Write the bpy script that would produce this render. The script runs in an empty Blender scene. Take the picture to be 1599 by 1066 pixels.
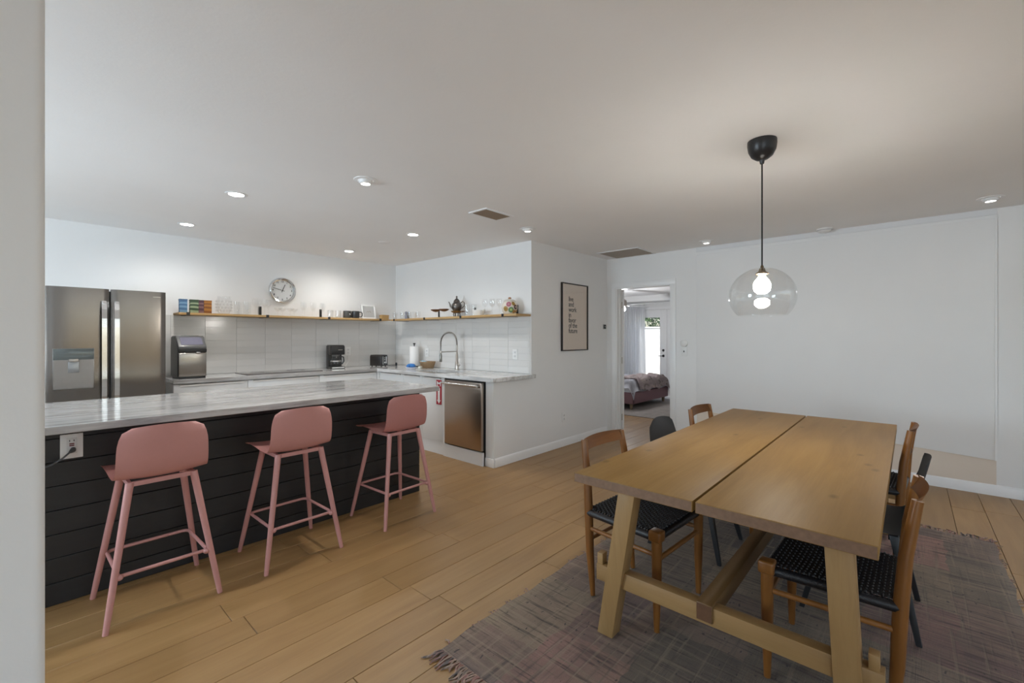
import bpy, bmesh, math, random
from mathutils import Vector, Matrix
R = math.radians
C = bpy.context.scene.collection
SC = bpy.context.scene
random.seed(7)

# ---------------------------------------------------------------- camera, sky, sun, daylight, exposure
cam = bpy.data.objects.new('camera', bpy.data.cameras.new('camera')); C.objects.link(cam)
cam.location = (0, 0, 1.35); cam.rotation_euler = (R(90), 0, R(-48))
cam.data.sensor_width = 36; cam.data.lens = 690 / 1599 * 36; cam.data.shift_y = -7 / 1599
cam.data.clip_start = .02
SC.camera = cam
SC.view_settings.view_transform = 'Standard'; SC.view_settings.look = 'None'
SC.view_settings.exposure = 0.49; SC.view_settings.gamma = 1; SC.view_settings.use_curve_mapping = False
SC.cycles.max_bounces = 10; SC.cycles.diffuse_bounces = 6; SC.cycles.transparent_max_bounces = 24
SC.cycles.sample_clamp_indirect = 6

w = bpy.data.worlds.new('sky'); SC.world = w; w.use_nodes = True
nt = w.node_tree; nt.nodes.clear()
sky = nt.nodes.new('ShaderNodeTexSky'); sky.sky_type = 'NISHITA'; sky.sun_disc = False
sky.sun_elevation = R(52); sky.sun_rotation = R(150); sky.altitude = 10
bgn = nt.nodes.new('ShaderNodeBackground'); bgn.inputs[1].default_value = .15
wo = nt.nodes.new('ShaderNodeOutputWorld')
nt.links.new(sky.outputs[0], bgn.inputs[0]); nt.links.new(bgn.outputs[0], wo.inputs[0])

def lamp(name, kind, loc, rot, energy, col=(1, 1, 1), parent=None, **kw):
    d = bpy.data.lights.new(name, kind); d.energy = energy; d.color = col
    for k, v in kw.items(): setattr(d, k, v)
    o = bpy.data.objects.new(name, d); C.objects.link(o); o.location = loc; o.rotation_euler = rot
    o.parent = parent
    return o
lamp('sun', 'SUN', (0, 0, 8), (R(10), R(-38), 0), 4.5, (1, .95, .88), angle=R(.6))
# daylight entering the two window bays of the room, just outside their panes (size = the glazing)
lamp('daylight_south', 'AREA', (2.0, -3.85, 1.3), (R(-124), 0, 0), 165, (.74, .88, 1), shape='RECTANGLE', size=5.4, size_y=1.9)
lamp('daylight_west', 'AREA', (-2.95, -2.05, 1.3), (0, R(-122), 0), 46, (.74, .88, 1), shape='RECTANGLE', size=1.9, size_y=2.4)
lamp('daylight_kitchen', 'AREA', (-2.95, 3.6, 1.45), (0, R(-120), 0), 118, (.72, .87, 1), shape='RECTANGLE', size=1.2, size_y=1.5)
lamp('bedroom_fill_light', 'AREA', (8.2, 6.76, 1.3), (R(105), 0, 0), 380, (.85, .92, 1), shape='RECTANGLE', size=1.6, size_y=1.2)  # added fill light outside an unseen window, brightens the bedroom
SPOT_W, PEND_L = 32, 190

# ---------------------------------------------------------------- mesh helpers
class B:
    def __init__(s): s.bm = bmesh.new()
    def box(s, x0, x1, y0, y1, z0, z1, bev=0, seg=2):
        m = Matrix.LocRotScale(((x0+x1)/2, (y0+y1)/2, (z0+z1)/2), None, (abs(x1-x0), abs(y1-y0), abs(z1-z0)))
        r = bmesh.ops.create_cube(s.bm, size=1, matrix=m)
        if bev:
            es = list({e for v in r['verts'] for e in v.link_edges})
            bmesh.ops.bevel(s.bm, geom=es, offset=bev, segments=seg, profile=.5, affect='EDGES')
        return s
    def beam(s, p0, p1, a, b, up=(0, 0, 1), bev=0, a1=None, b1=None):
        p0, p1 = Vector(p0), Vector(p1); d = (p1-p0).normalized(); u = Vector(up)
        sx = d.cross(u)
        if sx.length < 1e-4: sx = Vector((1, 0, 0))
        sx.normalize(); sy = sx.cross(d).normalized()
        a1 = a1 or a; b1 = b1 or b; vs = []
        for p, aa, bb in ((p0, a, b), (p1, a1, b1)):
            for i, j in ((-1, -1), (1, -1), (1, 1), (-1, 1)): vs.append(s.bm.verts.new(p+sx*i*aa/2+sy*j*bb/2))
        fs = [(3, 2, 1, 0), (4, 5, 6, 7)]+[(i, (i+1) % 4, 4+(i+1) % 4, 4+i) for i in range(4)]
        for f in fs: s.bm.faces.new([vs[i] for i in f])
        if bev:
            es = list({e for v in vs for e in v.link_edges})
            bmesh.ops.bevel(s.bm, geom=es, offset=bev, segments=2, profile=.5, affect='EDGES')
        return s
    def post(s, p0, p1, a, b, a1=None, b1=None, bev=0):
        """leaning square leg with level ends"""
        vs = []
        for p, aa, bb in ((p0, a, b), (p1, a1 or a, b1 or b)):
            for i, j in ((-1, -1), (1, -1), (1, 1), (-1, 1)): vs.append(s.bm.verts.new((p[0]+i*aa/2, p[1]+j*bb/2, p[2])))
        for f in [(3, 2, 1, 0), (4, 5, 6, 7)]+[(i, (i+1) % 4, 4+(i+1) % 4, 4+i) for i in range(4)]: s.bm.faces.new([vs[i] for i in f])
        if bev: bmesh.ops.bevel(s.bm, geom=list({e for v in vs for e in v.link_edges}), offset=bev, segments=2, profile=.5, affect='EDGES')
        return s
    def tube(s, pts, r, n=10, closed=False, cap=True):
        pts = [Vector(p) for p in pts]; N = len(pts); rr = r if isinstance(r, (list, tuple)) else [r]*N
        rings = []; ref = None
        for i, p in enumerate(pts):
            if closed: d = pts[(i+1) % N]-pts[i-1]
            else: d = pts[min(i+1, N-1)]-pts[max(i-1, 0)]
            d.normalize()
            if ref is None:
                ref = d.cross(Vector((0, 0, 1)))
                if ref.length < .05: ref = d.cross(Vector((0, 1, 0)))
            ref = (ref-d*ref.dot(d)).normalized(); b = d.cross(ref)
            rings.append([s.bm.verts.new(p+(ref*math.cos(2*math.pi*k/n)+b*math.sin(2*math.pi*k/n))*rr[i]) for k in range(n)])
        for i in range(N if closed else N-1):
            A, D = rings[i], rings[(i+1) % N]
            for k in range(n): s.bm.faces.new((A[k], A[(k+1) % n], D[(k+1) % n], D[k]))
        if cap and not closed:
            s.bm.faces.new(rings[0][::-1]); s.bm.faces.new(rings[-1])
        return s
    def lathe(s, prof, n=24, c=(0, 0, 0), axis='Z'):
        c = Vector(c); rings = []
        def pt(r, z, a):
            x, y = r*math.cos(a), r*math.sin(a)
            return c+(Vector((x, y, z)) if axis == 'Z' else Vector((x, -z, y)) if axis == 'Y' else Vector((-z, x, y)))
        for r, z in prof:
            rings.append([s.bm.verts.new(pt(0, z, 0))] if r < 1e-6 else [s.bm.verts.new(pt(r, z, 2*math.pi*k/n)) for k in range(n)])
        for A, D in zip(rings, rings[1:]):
            for k in range(n):
                k2 = (k+1) % n
                if len(A) == 1 and len(D) == 1: break
                if len(A) == 1: s.bm.faces.new((A[0], D[k2], D[k]))
                elif len(D) == 1: s.bm.faces.new((A[k], A[k2], D[0]))
                else: s.bm.faces.new((A[k], A[k2], D[k2], D[k]))
        return s
    def ball(s, c, r, n=12):
        bmesh.ops.create_uvsphere(s.bm, u_segments=n, v_segments=max(6, n*2//3), radius=1, matrix=Matrix.LocRotScale(c, None, r if isinstance(r, (tuple, list)) else (r, r, r)))
        return s
    def grid(s, f, nu, nv, thick=0, flip=False):
        g = [[s.bm.verts.new(f(i/nu, j/nv)) for j in range(nv+1)] for i in range(nu+1)]
        fs = []
        for i in range(nu):
            for j in range(nv):
                q = (g[i][j], g[i+1][j], g[i+1][j+1], g[i][j+1])
                fs.append(s.bm.faces.new(q[::-1] if flip else q))
        if thick: bmesh.ops.solidify(s.bm, geom=fs, thickness=thick)
        return s
    def prism(s, pts, z0, z1, axis='Z', bev=0):
        f = {'Z': lambda a, b, h: (a, b, h), 'Y': lambda a, b, h: (a, h, b), 'X': lambda a, b, h: (h, a, b)}[axis]
        lo = [s.bm.verts.new(f(a, b, z0)) for a, b in pts]; hi = [s.bm.verts.new(f(a, b, z1)) for a, b in pts]
        s.bm.faces.new(lo[::-1]); s.bm.faces.new(hi); n = len(pts)
        for i in range(n): s.bm.faces.new((lo[i], lo[(i+1) % n], hi[(i+1) % n], hi[i]))
        if bev:
            es = list({e for v in lo+hi for e in v.link_edges})
            bmesh.ops.bevel(s.bm, geom=es, offset=bev, segments=2, profile=.5, affect='EDGES')
        return s

def mesh(name, b, m, sharp=40):
    bm = b.bm; bmesh.ops.recalc_face_normals(bm, faces=bm.faces)
    me = bpy.data.meshes.new(name); bm.to_mesh(me); bm.free()
    me.polygons.foreach_set('use_smooth', [True]*len(me.polygons))
    me.set_sharp_from_angle(angle=R(sharp))
    for x in (m if isinstance(m, (list, tuple)) else [m]): me.materials.append(x)
    return me
def obj(name, b, m, parent=None, loc=(0, 0, 0), rot=(0, 0, 0), label=None, kind=None, sharp=40):
    me = b if isinstance(b, bpy.types.Mesh) else mesh(name, b, m, sharp)
    o = bpy.data.objects.new(name, me); C.objects.link(o); o.location = loc; o.rotation_euler = rot
    if parent: o.parent = parent
    if label: o['label'] = label
    if kind: o['kind'] = kind
    return o
def tag(o, label, cat, group=None):
    o['label'] = label; o['category'] = cat
    if group: o['group'] = group
    return o
def thing(name, label, cat, loc=(0, 0, 0), rz=0, group=None):
    o = bpy.data.objects.new(name, None); C.objects.link(o); o.location = loc; o.rotation_euler = (0, 0, rz)
    o.empty_display_size = .05
    return tag(o, label, cat, group)
def struct(name, b, m, parent=None):
    o = obj(name, b, m, parent)
    if not parent: o['kind'] = 'structure'
    return o
def dup(o, label=None, loc=None, rz=None, parent=None):
    c = o.copy(); C.objects.link(c)
    if parent: c.parent = parent
    if label: c['label'] = label
    if loc: c.location = loc
    if rz is not None: c.rotation_euler = (0, 0, rz)
    for ch in list(o.children): dup(ch, parent=c)
    return c

# ---------------------------------------------------------------- materials
def srgb(*c): return tuple(((x/255)/12.92 if x/255 <= .04045 else ((x/255+.055)/1.055)**2.4) for x in c)
class M:
    def __init__(s, name):
        s.m = bpy.data.materials.new(name); s.m.use_nodes = True; s.t = s.m.node_tree; s.t.nodes.clear()
        s.out = s.n('ShaderNodeOutputMaterial')
    def n(s, typ, **kw):
        x = s.t.nodes.new(typ)
        for k, v in kw.items(): setattr(x, k, v)
        return x
    def l(s, a, b): s.t.links.new(a, b)
    def bsdf(s, col, rough=.5, metal=0, **kw):
        p = s.n('ShaderNodeBsdfPrincipled'); s.p = p
        p.inputs['Base Color'].default_value = (*col, 1); p.inputs['Roughness'].default_value = rough; p.inputs['Metallic'].default_value = metal
        for k, v in kw.items(): p.inputs[k].default_value = v
        s.l(p.outputs[0], s.out.inputs[0]); return s
    def co(s, scale=(1, 1, 1), rnd=False, kind='Object'):
        tc = s.n('ShaderNodeTexCoord'); mp = s.n('ShaderNodeMapping'); mp.inputs['Scale'].default_value = scale
        s.l(tc.outputs[kind], mp.inputs[0])
        if rnd:
            oi = s.n('ShaderNodeObjectInfo'); mu = s.n('ShaderNodeVectorMath', operation='SCALE'); mu.inputs[0].default_value = (37, 19, 11)
            s.l(oi.outputs['Random'], mu.inputs['Scale']); s.l(mu.outputs[0], mp.inputs['Location'])
        return mp.outputs[0]
    def noise(s, v, scale, detail=4, rough=.55, dist=0):
        x = s.n('ShaderNodeTexNoise'); x.inputs['Scale'].default_value = scale; x.inputs['Detail'].default_value = detail
        x.inputs['Roughness'].default_value = rough; x.inputs['Distortion'].default_value = dist; s.l(v, x.inputs[0]); return x.outputs[0]
    def ramp(s, f, stops):
        x = s.n('ShaderNodeValToRGB'); e = x.color_ramp.elements
        while len(e) < len(stops): e.new(.5)
        for q, (p, c) in zip(e, stops): q.position = p; q.color = (*c, 1)
        s.l(f, x.inputs[0]); return x.outputs[0]
    def mix(s, f, a, b, mode='MIX'):
        x = s.n('ShaderNodeMix', data_type='RGBA', blend_type=mode)
        for inp, v in ((x.inputs[0], f), (x.inputs[6], a), (x.inputs[7], b)):
            if isinstance(v, (int, float)): inp.default_value = v
            elif isinstance(v, tuple): inp.default_value = (*v, 1)
            else: s.l(v, inp)
        return x.outputs[2]
    def math(s, op, a, b=0):
        x = s.n('ShaderNodeMath', operation=op)
        for inp, v in ((x.inputs[0], a), (x.inputs[1], b)):
            if isinstance(v, (int, float)): inp.default_value = v
            else: s.l(v, inp)
        return x.outputs[0]
    def col(s, c): s.l(c, s.p.inputs['Base Color']); return s
    def rough(s, c): s.l(c, s.p.inputs['Roughness']); return s
    def bump(s, h, st=.2, d=.01):
        b = s.n('ShaderNodeBump'); b.inputs['Strength'].default_value = st; b.inputs['Distance'].default_value = d
        s.l(h, b.inputs['Height']); s.l(b.outputs[0], s.p.inputs['Normal']); return s

def paint(name, col, rough=.6, bump=.12, sc=90):
    m = M(name).bsdf(col, rough); v = m.co()
    m.col(m.mix(m.noise(v, 2.2, 3), tuple(x*.97 for x in col), tuple(min(1, x*1.02) for x in col)))
    if bump: m.bump(m.noise(v, sc, 2), bump, .003)
    return m.m
def plain(name, col, rough=.5, metal=0, var=.06, sc=30, bump=0, **kw):
    m = M(name).bsdf(col, rough, metal, **kw); f = m.noise(m.co(), sc, 3)
    m.col(m.mix(f, tuple(x*(1-var) for x in col), tuple(min(1, x*(1+var)) for x in col)))
    if bump: m.bump(f, bump, .004)
    return m.m
def wood(name, c0, c1, c2, axis='X', rough=.45, knots=False, rnd=True, sc=1.0, spread=.25, coat=0):
    """grain runs along `axis`; every object (plank, leg ...) draws its own tone and figure"""
    m = M(name).bsdf(c1, rough)
    if coat: m.p.inputs['Coat Weight'].default_value = coat; m.p.inputs['Coat Roughness'].default_value = .25
    k = {'X': (.9, 9, 9), 'Y': (9, .9, 9), 'Z': (9, 9, .9)}[axis]
    v = m.co(tuple(a*sc for a in k), rnd)
    big = m.noise(v, 1.3, 5, .6, .6)
    fine = m.noise(m.co({'X': (4, 130, 130), 'Y': (130, 4, 130), 'Z': (130, 130, 4)}[axis], rnd), 1, 3, .7)
    c = m.ramp(big, [(.28, c0), (.5, c1), (.75, c2)])
    c = m.mix(m.math('MULTIPLY', fine, .45), c, tuple(x*.55 for x in c1), 'MIX')
    if rnd:
        oi = m.n('ShaderNodeObjectInfo')
        c = m.mix(m.math('MULTIPLY', oi.outputs['Random'], spread), c, tuple(x*.62 for x in c0))
    if knots:
        vo = m.n('ShaderNodeTexVoronoi'); vo.voronoi_dimensions = '2D'; vo.inputs['Scale'].default_value = 1.7; m.l(m.co((.9, 1.6, 1), rnd), vo.inputs[0])
        c = m.mix(m.ramp(vo.outputs['Distance'], [(.0, (.6, .6, .6)), (.022, (.42, .42, .42)), (.055, (0, 0, 0))]), c, tuple(x*.32 for x in c1))
    m.col(c); m.bump(m.math('ADD', fine, big), .08, .003)
    return m.m
def steel(name, col, rough, axis='Z', st=.03):
    m = M(name).bsdf(col, rough, 1.0)
    f = m.noise(m.co({'Z': (220, 220, 2), 'X': (2, 220, 220), 'Y': (220, 2, 220)}[axis]), 1, 3)
    m.col(m.mix(f, tuple(x*.95 for x in col), tuple(min(1, x*1.03) for x in col))); m.bump(f, st, .002)
    m.p.inputs['Anisotropic'].default_value = .5
    return m.m
def glass(name, tint=(.97, .98, .98), gl=.06, edge=.5):
    """thin clear glass: sees through, reflects and greys towards grazing angles"""
    m = M(name); tr = m.n('ShaderNodeBsdfTransparent'); tr.inputs[0].default_value = (*tint, 1)
    g = m.n('ShaderNodeBsdfGlossy'); g.inputs['Roughness'].default_value = .02; g.inputs[0].default_value = (.95, .97, .97, 1)
    lw = m.n('ShaderNodeLayerWeight'); lw.inputs[0].default_value = .35
    f = m.math('ADD', m.math('MULTIPLY', m.math('POWER', lw.outputs['Facing'], 2.5), edge), gl)
    mx = m.n('ShaderNodeMixShader'); m.l(f, mx.inputs[0]); m.l(tr.outputs[0], mx.inputs[1]); m.l(g.outputs[0], mx.inputs[2])
    m.l(mx.outputs[0], m.out.inputs[0]); return m.m
def emit(name, col, st):
    m = M(name); e = m.n('ShaderNodeEmission'); e.inputs[0].default_value = (*col, 1); e.inputs[1].default_value = st
    m.l(e.outputs[0], m.out.inputs[0]); return m.m

WALL = paint('wall_paint', (.80, .80, .795))
CEIL = paint('ceiling_paint', (.89, .885, .88), .8, .2, 55)
TRIM = paint('trim_paint', (.84, .84, .84), .35, 0)
BEIGE = paint('unpainted_wall', (.74, .65, .555), .7)
CAB = paint('cabinet_white', (.74, .745, .745), .3, 0)
FLOOR = wood('oak_planks', (.285, .157, .058), (.355, .207, .083), (.41, .25, .106), 'X', .40, spread=.3)
SUB = plain('floor_joint', (.10, .06, .03), .8)
TABLE = wood('table_oak', (.245, .132, .036), (.30, .166, .048), (.35, .205, .066), 'X', .5, knots=True, spread=.1)
OAKY = wood('table_leg_oak_y', (.29, .165, .062), (.36, .215, .085), (.42, .265, .115), 'Y', .45, spread=.1)
OAKZ = wood('table_leg_oak_z', (.29, .165, .062), (.36, .215, .085), (.42, .265, .115), 'Z', .45, spread=.1)
OAKX_SHADED = wood('table_beam_oak_shaded', (.115, .06, .02), (.155, .084, .03), (.20, .115, .044), 'X', .4, spread=.1)  # same oak as the legs, with shade under the tabletop put into the colour
ENDG = plain('oak_end_grain', (.19, .110, .066), .6, 0, .3, 60)
TABLE.node_tree.nodes['Principled BSDF'].inputs['Specular IOR Level'].default_value = .22
TEAK = wood('teak', (.155, .057, .011), (.245, .096, .020), (.32, .135, .032), 'Z', .33, spread=.2)
TEAKX = wood('teak_rail', (.165, .061, .012), (.265, .104, .023), (.34, .145, .036), 'X', .33, spread=.2)
SHELF = wood('shelf_oak', (.42, .25, .09), (.54, .34, .14), (.60, .40, .18), 'X', .4, spread=.05)
SHELFY = wood('shelf_oak_y', (.42, .25, .09), (.54, .34, .14), (.60, .40, .18), 'Y', .4, spread=.05)
CORD = plain('woven_cord', (.012, .012, .014), .27, 0, .4, 400, .3)
PINK = plain('dusty_pink_shell', (.52, .25, .23), .5, 0, .03, 60)
PINKM = plain('dusty_pink_metal', (.53, .26, .24), .38, 0, .03, 60)
BLACKW = M('black_shiplap').bsdf((.016, .016, .017), .48)
f = BLACKW.noise(BLACKW.co((1.5, 60, 60), True), 1, 3); BLACKW.col(BLACKW.mix(f, (.012, .012, .013), (.022, .021, .021))); BLACKW.bump(f, .15, .003); BLACKW = BLACKW.m
BLACK = plain('black_plastic', (.014, .014, .015), .35)
BMET = plain('black_metal', (.012, .012, .012), .4)
CHAR = plain('charcoal_shell', (.045, .045, .047), .5, 0, .05)
CHARW = plain('black_stained_leg', (.02, .021, .023), .45)
SS = steel('brushed_steel', (.205, .183, .166), .2, 'Z')
SSI = steel('ice_maker_steel', (.36, .33, .30), .26, 'Z')
SSD = steel('dishwasher_steel', (.47, .39, .33), .30, 'X')
SSB = steel('bright_steel', (.74, .73, .72), .2, 'Z')
CHROME = plain('chrome', (.75, .75, .75), .12, 1)
NICK = plain('brushed_nickel', (.47, .43, .39), .3, 1)
DGREY = plain('dark_grey_plastic', (.10, .10, .10), .4)
WPL = plain('white_plastic', (.80, .80, .79), .35, 0, .02)
GLASS = glass('clear_glass', (.985, .985, .985), .035, .32)
PANE = glass('window_glass', (.975, .98, .978), .03, .3)
SHADE = glass('lamp_glass', (.955, .955, .95), .06, .6)
BULB = emit('bulb_glow', (1, .965, .91), PEND_L)
LED = emit('downlight_glow', (1, .96, .9), 22)
LEDS = emit('eyeball_glow', (1, .96, .9), 9)

# quartzite: soft grey veins drawn out along the slab
def quartz(name, ax, hi, lo):
    m = M(name).bsdf(hi, .09); k = (.55, 5, 5) if ax == 'X' else (5, .55, 5)
    v = m.co(k); a = m.noise(v, 1.6, 8, .62, 1.1); b = m.noise(m.co(tuple(q*2.6 for q in k)), 2.3, 6, .7, .5)
    c = m.ramp(a, [(.30, lo), (.43, tuple((p+q)/2 for p, q in zip(hi, lo))), (.52, hi), (.72, tuple(min(1, q*1.12) for q in hi))])
    c = m.mix(m.ramp(b, [(.40, (.6, .6, .6)), (.52, (0, 0, 0))]), c, (lo[0]*1.1, lo[1]*1.02, lo[2]*.95))
    m.col(c); m.p.inputs['Specular IOR Level'].default_value = .6; return m.m
QX = quartz('quartzite_x', 'X', (.50, .49, .482), (.27, .263, .262))
QY = quartz('quartzite_y', 'Y', (.66, .66, .66), (.36, .36, .36))
m = M('tile_glaze').bsdf((.68, .67, .655), .13); oi = m.n('ShaderNodeObjectInfo')
m.col(m.mix(oi.outputs['Random'], (.655, .645, .63), (.70, .69, .675))); m.bump(m.noise(m.co((6, 6, 6), True), 1.2, 1), .05, .01); TILE = m.m
GROUT = plain('grout', (.66, .65, .635), .85)

# rag rug: washed plaid of many yarns, woven relief
m = M('rag_rug').bsdf((.12, .11, .1), .95)
cr = m.co()
nz = m.n('ShaderNodeTexNoise'); nz.inputs['Scale'].default_value = 9; m.l(cr, nz.inputs[0])
ad = m.n('ShaderNodeVectorMath', operation='MULTIPLY_ADD'); m.l(nz.outputs[1], ad.inputs[0]); ad.inputs[1].default_value = (.05, .07, 0); m.l(cr, ad.inputs[2])
def patches(bw, rh, off, c):
    bt = m.n('ShaderNodeTexBrick'); bt.offset = off; m.l(ad.outputs[0], bt.inputs[0])
    for k_, v_ in (('Scale', 1), ('Mortar Size', 0), ('Brick Width', bw), ('Row Height', rh)): bt.inputs[k_].default_value = v_
    bt.inputs['Color1'].default_value = (0, 0, 0, 1); bt.inputs['Color2'].default_value = (1, 1, 1, 1)
    return m.ramp(bt.outputs[0], c)
p1 = patches(.52, .34, .37, [(.05, (.10, .09, .09)), (.28, (.39, .32, .24)), (.48, (.30, .215, .19)), (.66, (.36, .30, .225)), (.84, (.12, .105, .115)), (.97, (.52, .28, .255))])
p2 = patches(.83, .47, .61, [(.1, (.15, .135, .14)), (.4, (.40, .33, .25)), (.7, (.24, .20, .18)), (.95, (.36, .25, .225))])
base = m.mix(.36, p1, p2)
base = m.mix(m.ramp(m.noise(m.co((1, 1, 1)), 3.5, 4, .65), [(.35, (.45, .45, .45)), (.62, (0, 0, 0))]), base, (.12, .105, .10))
wy = m.noise(m.co((62, 3.2, 1)), 1.0, 3, .65); wx = m.noise(m.co((1.6, 44, 1)), 1.0, 3, .65)
base = m.mix(m.ramp(wy, [(.52, (0, 0, 0)), (.68, (.9, .9, .9))]), base, (.05, .042, .042))
base = m.mix(m.ramp(wx, [(.54, (0, 0, 0)), (.70, (.65, .65, .65))]), base, (.085, .075, .07))
wl = m.noise(m.co((30, 1.3, 1)), 1.3, 2, .6); base = m.mix(m.ramp(wl, [(.55, (0, 0, 0)), (.70, (.5, .5, .5))]), base, (.44, .37, .29))
wm = m.noise(m.co((1.1, 26, 1)), 1.7, 2, .6); base = m.mix(m.ramp(wm, [(.56, (0, 0, 0)), (.68, (.45, .45, .45))]), base, (.42, .35, .28))
fine = m.noise(m.co((1, 1, 1)), 140, 2, .7); base = m.mix(m.math('MULTIPLY', fine, .42), base, (.09, .078, .072))
knot = m.noise(m.co((26, 50, 1)), 1, 1); base = m.mix(m.ramp(knot, [(.69, (0, 0, 0)), (.74, (.8, .8, .8))]), base, (.05, .05, .055))
base = m.mix(1.0, base, (.96, .90, .82), 'MULTIPLY')
m.col(base)
wa = m.n('ShaderNodeTexWave', wave_type='BANDS', bands_direction='Y'); wa.inputs['Scale'].default_value = 62; wa.inputs['Distortion'].default_value = 2.5; m.l(m.co(), wa.inputs[0])
m.bump(m.math('ADD', wa.outputs[1], m.math('MULTIPLY', fine, 1.6)), .45, .005); RUG = m.m

# ---------------------------------------------------------------- room shell
H = 2.445
XE, YB, XK, YP = 5.55, 5.90, 3.87, 3.19          # bedroom wall, kitchen back wall, sink wall, poster wall
fl = struct('floor', B().box(-3, 10.2, -3.75, 6.9, -.06, -.012), SUB)
PW, Y0 = .1885, -.244                             # plank rows run along x
rows = []
def plank_rows():
    n = 0
    joined = B()
    for k in range(-20, 36):
        ya, yb = Y0+k*PW, Y0+(k+1)*PW
        if yb < -3.75 or ya > 6.9: continue
        off = (k*.53+.37*((k*7) % 5)) % 1.22
        x = -3-off
        while x < 10.1:
            a, b = max(x, -3), min(x+1.22, 10.1); x += 1.22
            if b-a < .02: continue
            seen = (b > -.2 and ya > -1.1 and a < XE and yb < 5.4 and a*.9 < 5.6 and not (ya > YP+.1 and a > 3.3)) and not (ya < -.6 and a < 1.2)
            bed = a >= XE-1.2 and 1.9 < ya < 4.6 and b > XE
            if yb > 3.3 and yb < 4.0 and b < 2.3: seen = False
            if seen or bed:
                L = b-a
                obj('plank', B().box(-L/2+.0011, L/2-.0011, -PW/2+.0011, PW/2-.0011, -.012, 0, .0016, 1), FLOOR, fl, ((a+b)/2, (ya+yb)/2, 0)); n += 1
            else:
                joined.box(a+.0008, b-.0008, ya+.0008, yb-.0008, -.012, 0)
    o = obj('plank_field', joined, FLOOR, fl, kind='stuff')
    return n
NPL = plank_rows()

struct('ceiling', B().box(-3, XE+.12, -3.75, 6.02, H, H+.15), CEIL)
struct('wall_north', B().box(-3, XK, YB, YB+.12, 0, H), WALL)
struct('wall_center', B().box(XK, XE, YP, YB+.12, 0, H), WALL)
# east wall with the bedroom doorway
DY0, DY1, DH = 2.262, 3.045, 2.03
struct('wall_east', B().box(XE, XE+.12, -3.75, DY0, 0, H).box(XE, XE+.12, DY1, YB+.12, 0, H).box(XE, XE+.12, DY0, DY1, DH, H), WALL)
struct('wall_half', B().box(3.26, XK, YP, 3.305, 0, .889), WALL)
# near partition on the left ends in a rounded drywall corner
prof = [(-3, 1.35), (.0148, 1.35)]+[(.0148+.019*math.sin(R(a)), 1.369-.019*math.cos(R(a))) for a in range(15, 91, 15)]
prof += [(.0148+.019*math.cos(R(a)), 1.451+.019*math.sin(R(a))) for a in range(0, 91, 15)]+[(-3, 1.47)]
struct('wall_left', B().prism(prof, 0, H), WALL)
# window walls behind and beside the camera
def window_wall(name, y0, y1, zs, wall, along, at, span, n):
    """wall slab with an opening span=(a,b) and a framed window of n lights"""
    a, b = span; z0, z1 = zs
    def bx(bb, p, q, d0, d1, r, s_):
        return bb.box(p, q, d0, d1, r, s_) if along == 'X' else bb.box(d0, d1, p, q, r, s_)
    m_ = B()
    for p, q, r, s_ in ((y0, a, 0, H), (b, y1, 0, H), (a, b, 0, z0), (a, b, z1, H)):
        if q-p > .001 and s_-r > .001: bx(m_, p, q, at, at+.12, r, s_)
    struct(name, m_, WALL)
    win = bpy.data.objects.new('window_%d' % wall, None); C.objects.link(win); win['kind'] = 'structure'
    fr = B(); wd = (b-a)/n
    for i in range(n+1): bx(fr, a+i*wd-.03, a+i*wd+.03, at+.03, at+.09, z0, z1)
    bx(fr, a, b, at+.03, at+.09, z0, z0+.05); bx(fr, a, b, at+.03, at+.09, z1-.05, z1)
    obj('window_frame', fr, TRIM, win)
    for i in range(n): obj('pane', bx(B(), a+i*wd+.03, a+(i+1)*wd-.03, at+.056, at+.062, z0+.05, z1-.05), PANE, win)
window_wall('wall_south', -3, XE+.12, (.3, 2.25), 1, 'X', -3.75, (-.7, 4.7), 5)
window_wall('wall_west', -3.75, 1.35, (.3, 2.25), 2, 'Y', -2.87, (-3.25, -.85), 2)
window_wall('wall_kitchen', 1.47, YB, (.95, 2.15), 3, 'Y', -2.87, (2.9, 4.3), 2)

# baseboards
BBH = .092
def baseboard(name, pts, a, b, along):
    """pts: profile (depth, z)"""
    bb = B()
    prof_ = [(0, 0), (.014, 0), (.014, BBH-.018), (.009, BBH-.006), (.004, BBH), (0, BBH)]
    if along == 'X': bb.prism([(pts-d, z) for d, z in prof_], a, b, 'X')
    else: bb.prism([(pts-d, z) for d, z in prof_], a, b, 'Y')
    struct(name, bb, TRIM)
baseboard('baseboard_center', YP, 3.27, XE-.014, 'X')
struct('baseboard_half', B().box(3.246, 3.2615, YP-.014, 3.305, 0, BBH-.004, .003), TRIM)
baseboard('baseboard_east', XE, -3.6, DY0-.066, 'Y')
# door trim: casing pieces around the bedroom doorway and the jamb lining
t = B()
for a, b, r, s_ in ((DY0-.06, DY0+.004, 0, DH-.004), (DY1-.004, DY1+.062, 0, DH-.004), (DY0-.06, DY1+.062, DH-.004, DH+.064)):
    t.box(XE-.016, XE, a, b, r, s_, .002)
struct('trim_1', t, TRIM)
t = B().box(XE-.004, XE+.13, DY0-.001, DY0+.016, 0, DH).box(XE-.004, XE+.13, DY1-.016, DY1+.001, 0, DH).box(XE-.004, XE+.13, DY0+.016, DY1-.016, DH-.016, DH+.001)
t.box(XE+.06, XE+.075, DY0+.016, DY0+.026, 0, DH).box(XE+.06, XE+.075, DY1-.026, DY1-.016, 0, DH)
struct('trim_2', t, TRIM)
d1 = bpy.data.objects.new('door_1', None); C.objects.link(d1); d1['kind'] = 'structure'; d1.location = (XE+.14, DY1-.018, 0); d1.rotation_euler = (0, 0, R(62))
obj('door_leaf', B().box(.0, .73, -.036, 0, .012, 2.0, .002), TRIM, d1)
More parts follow.
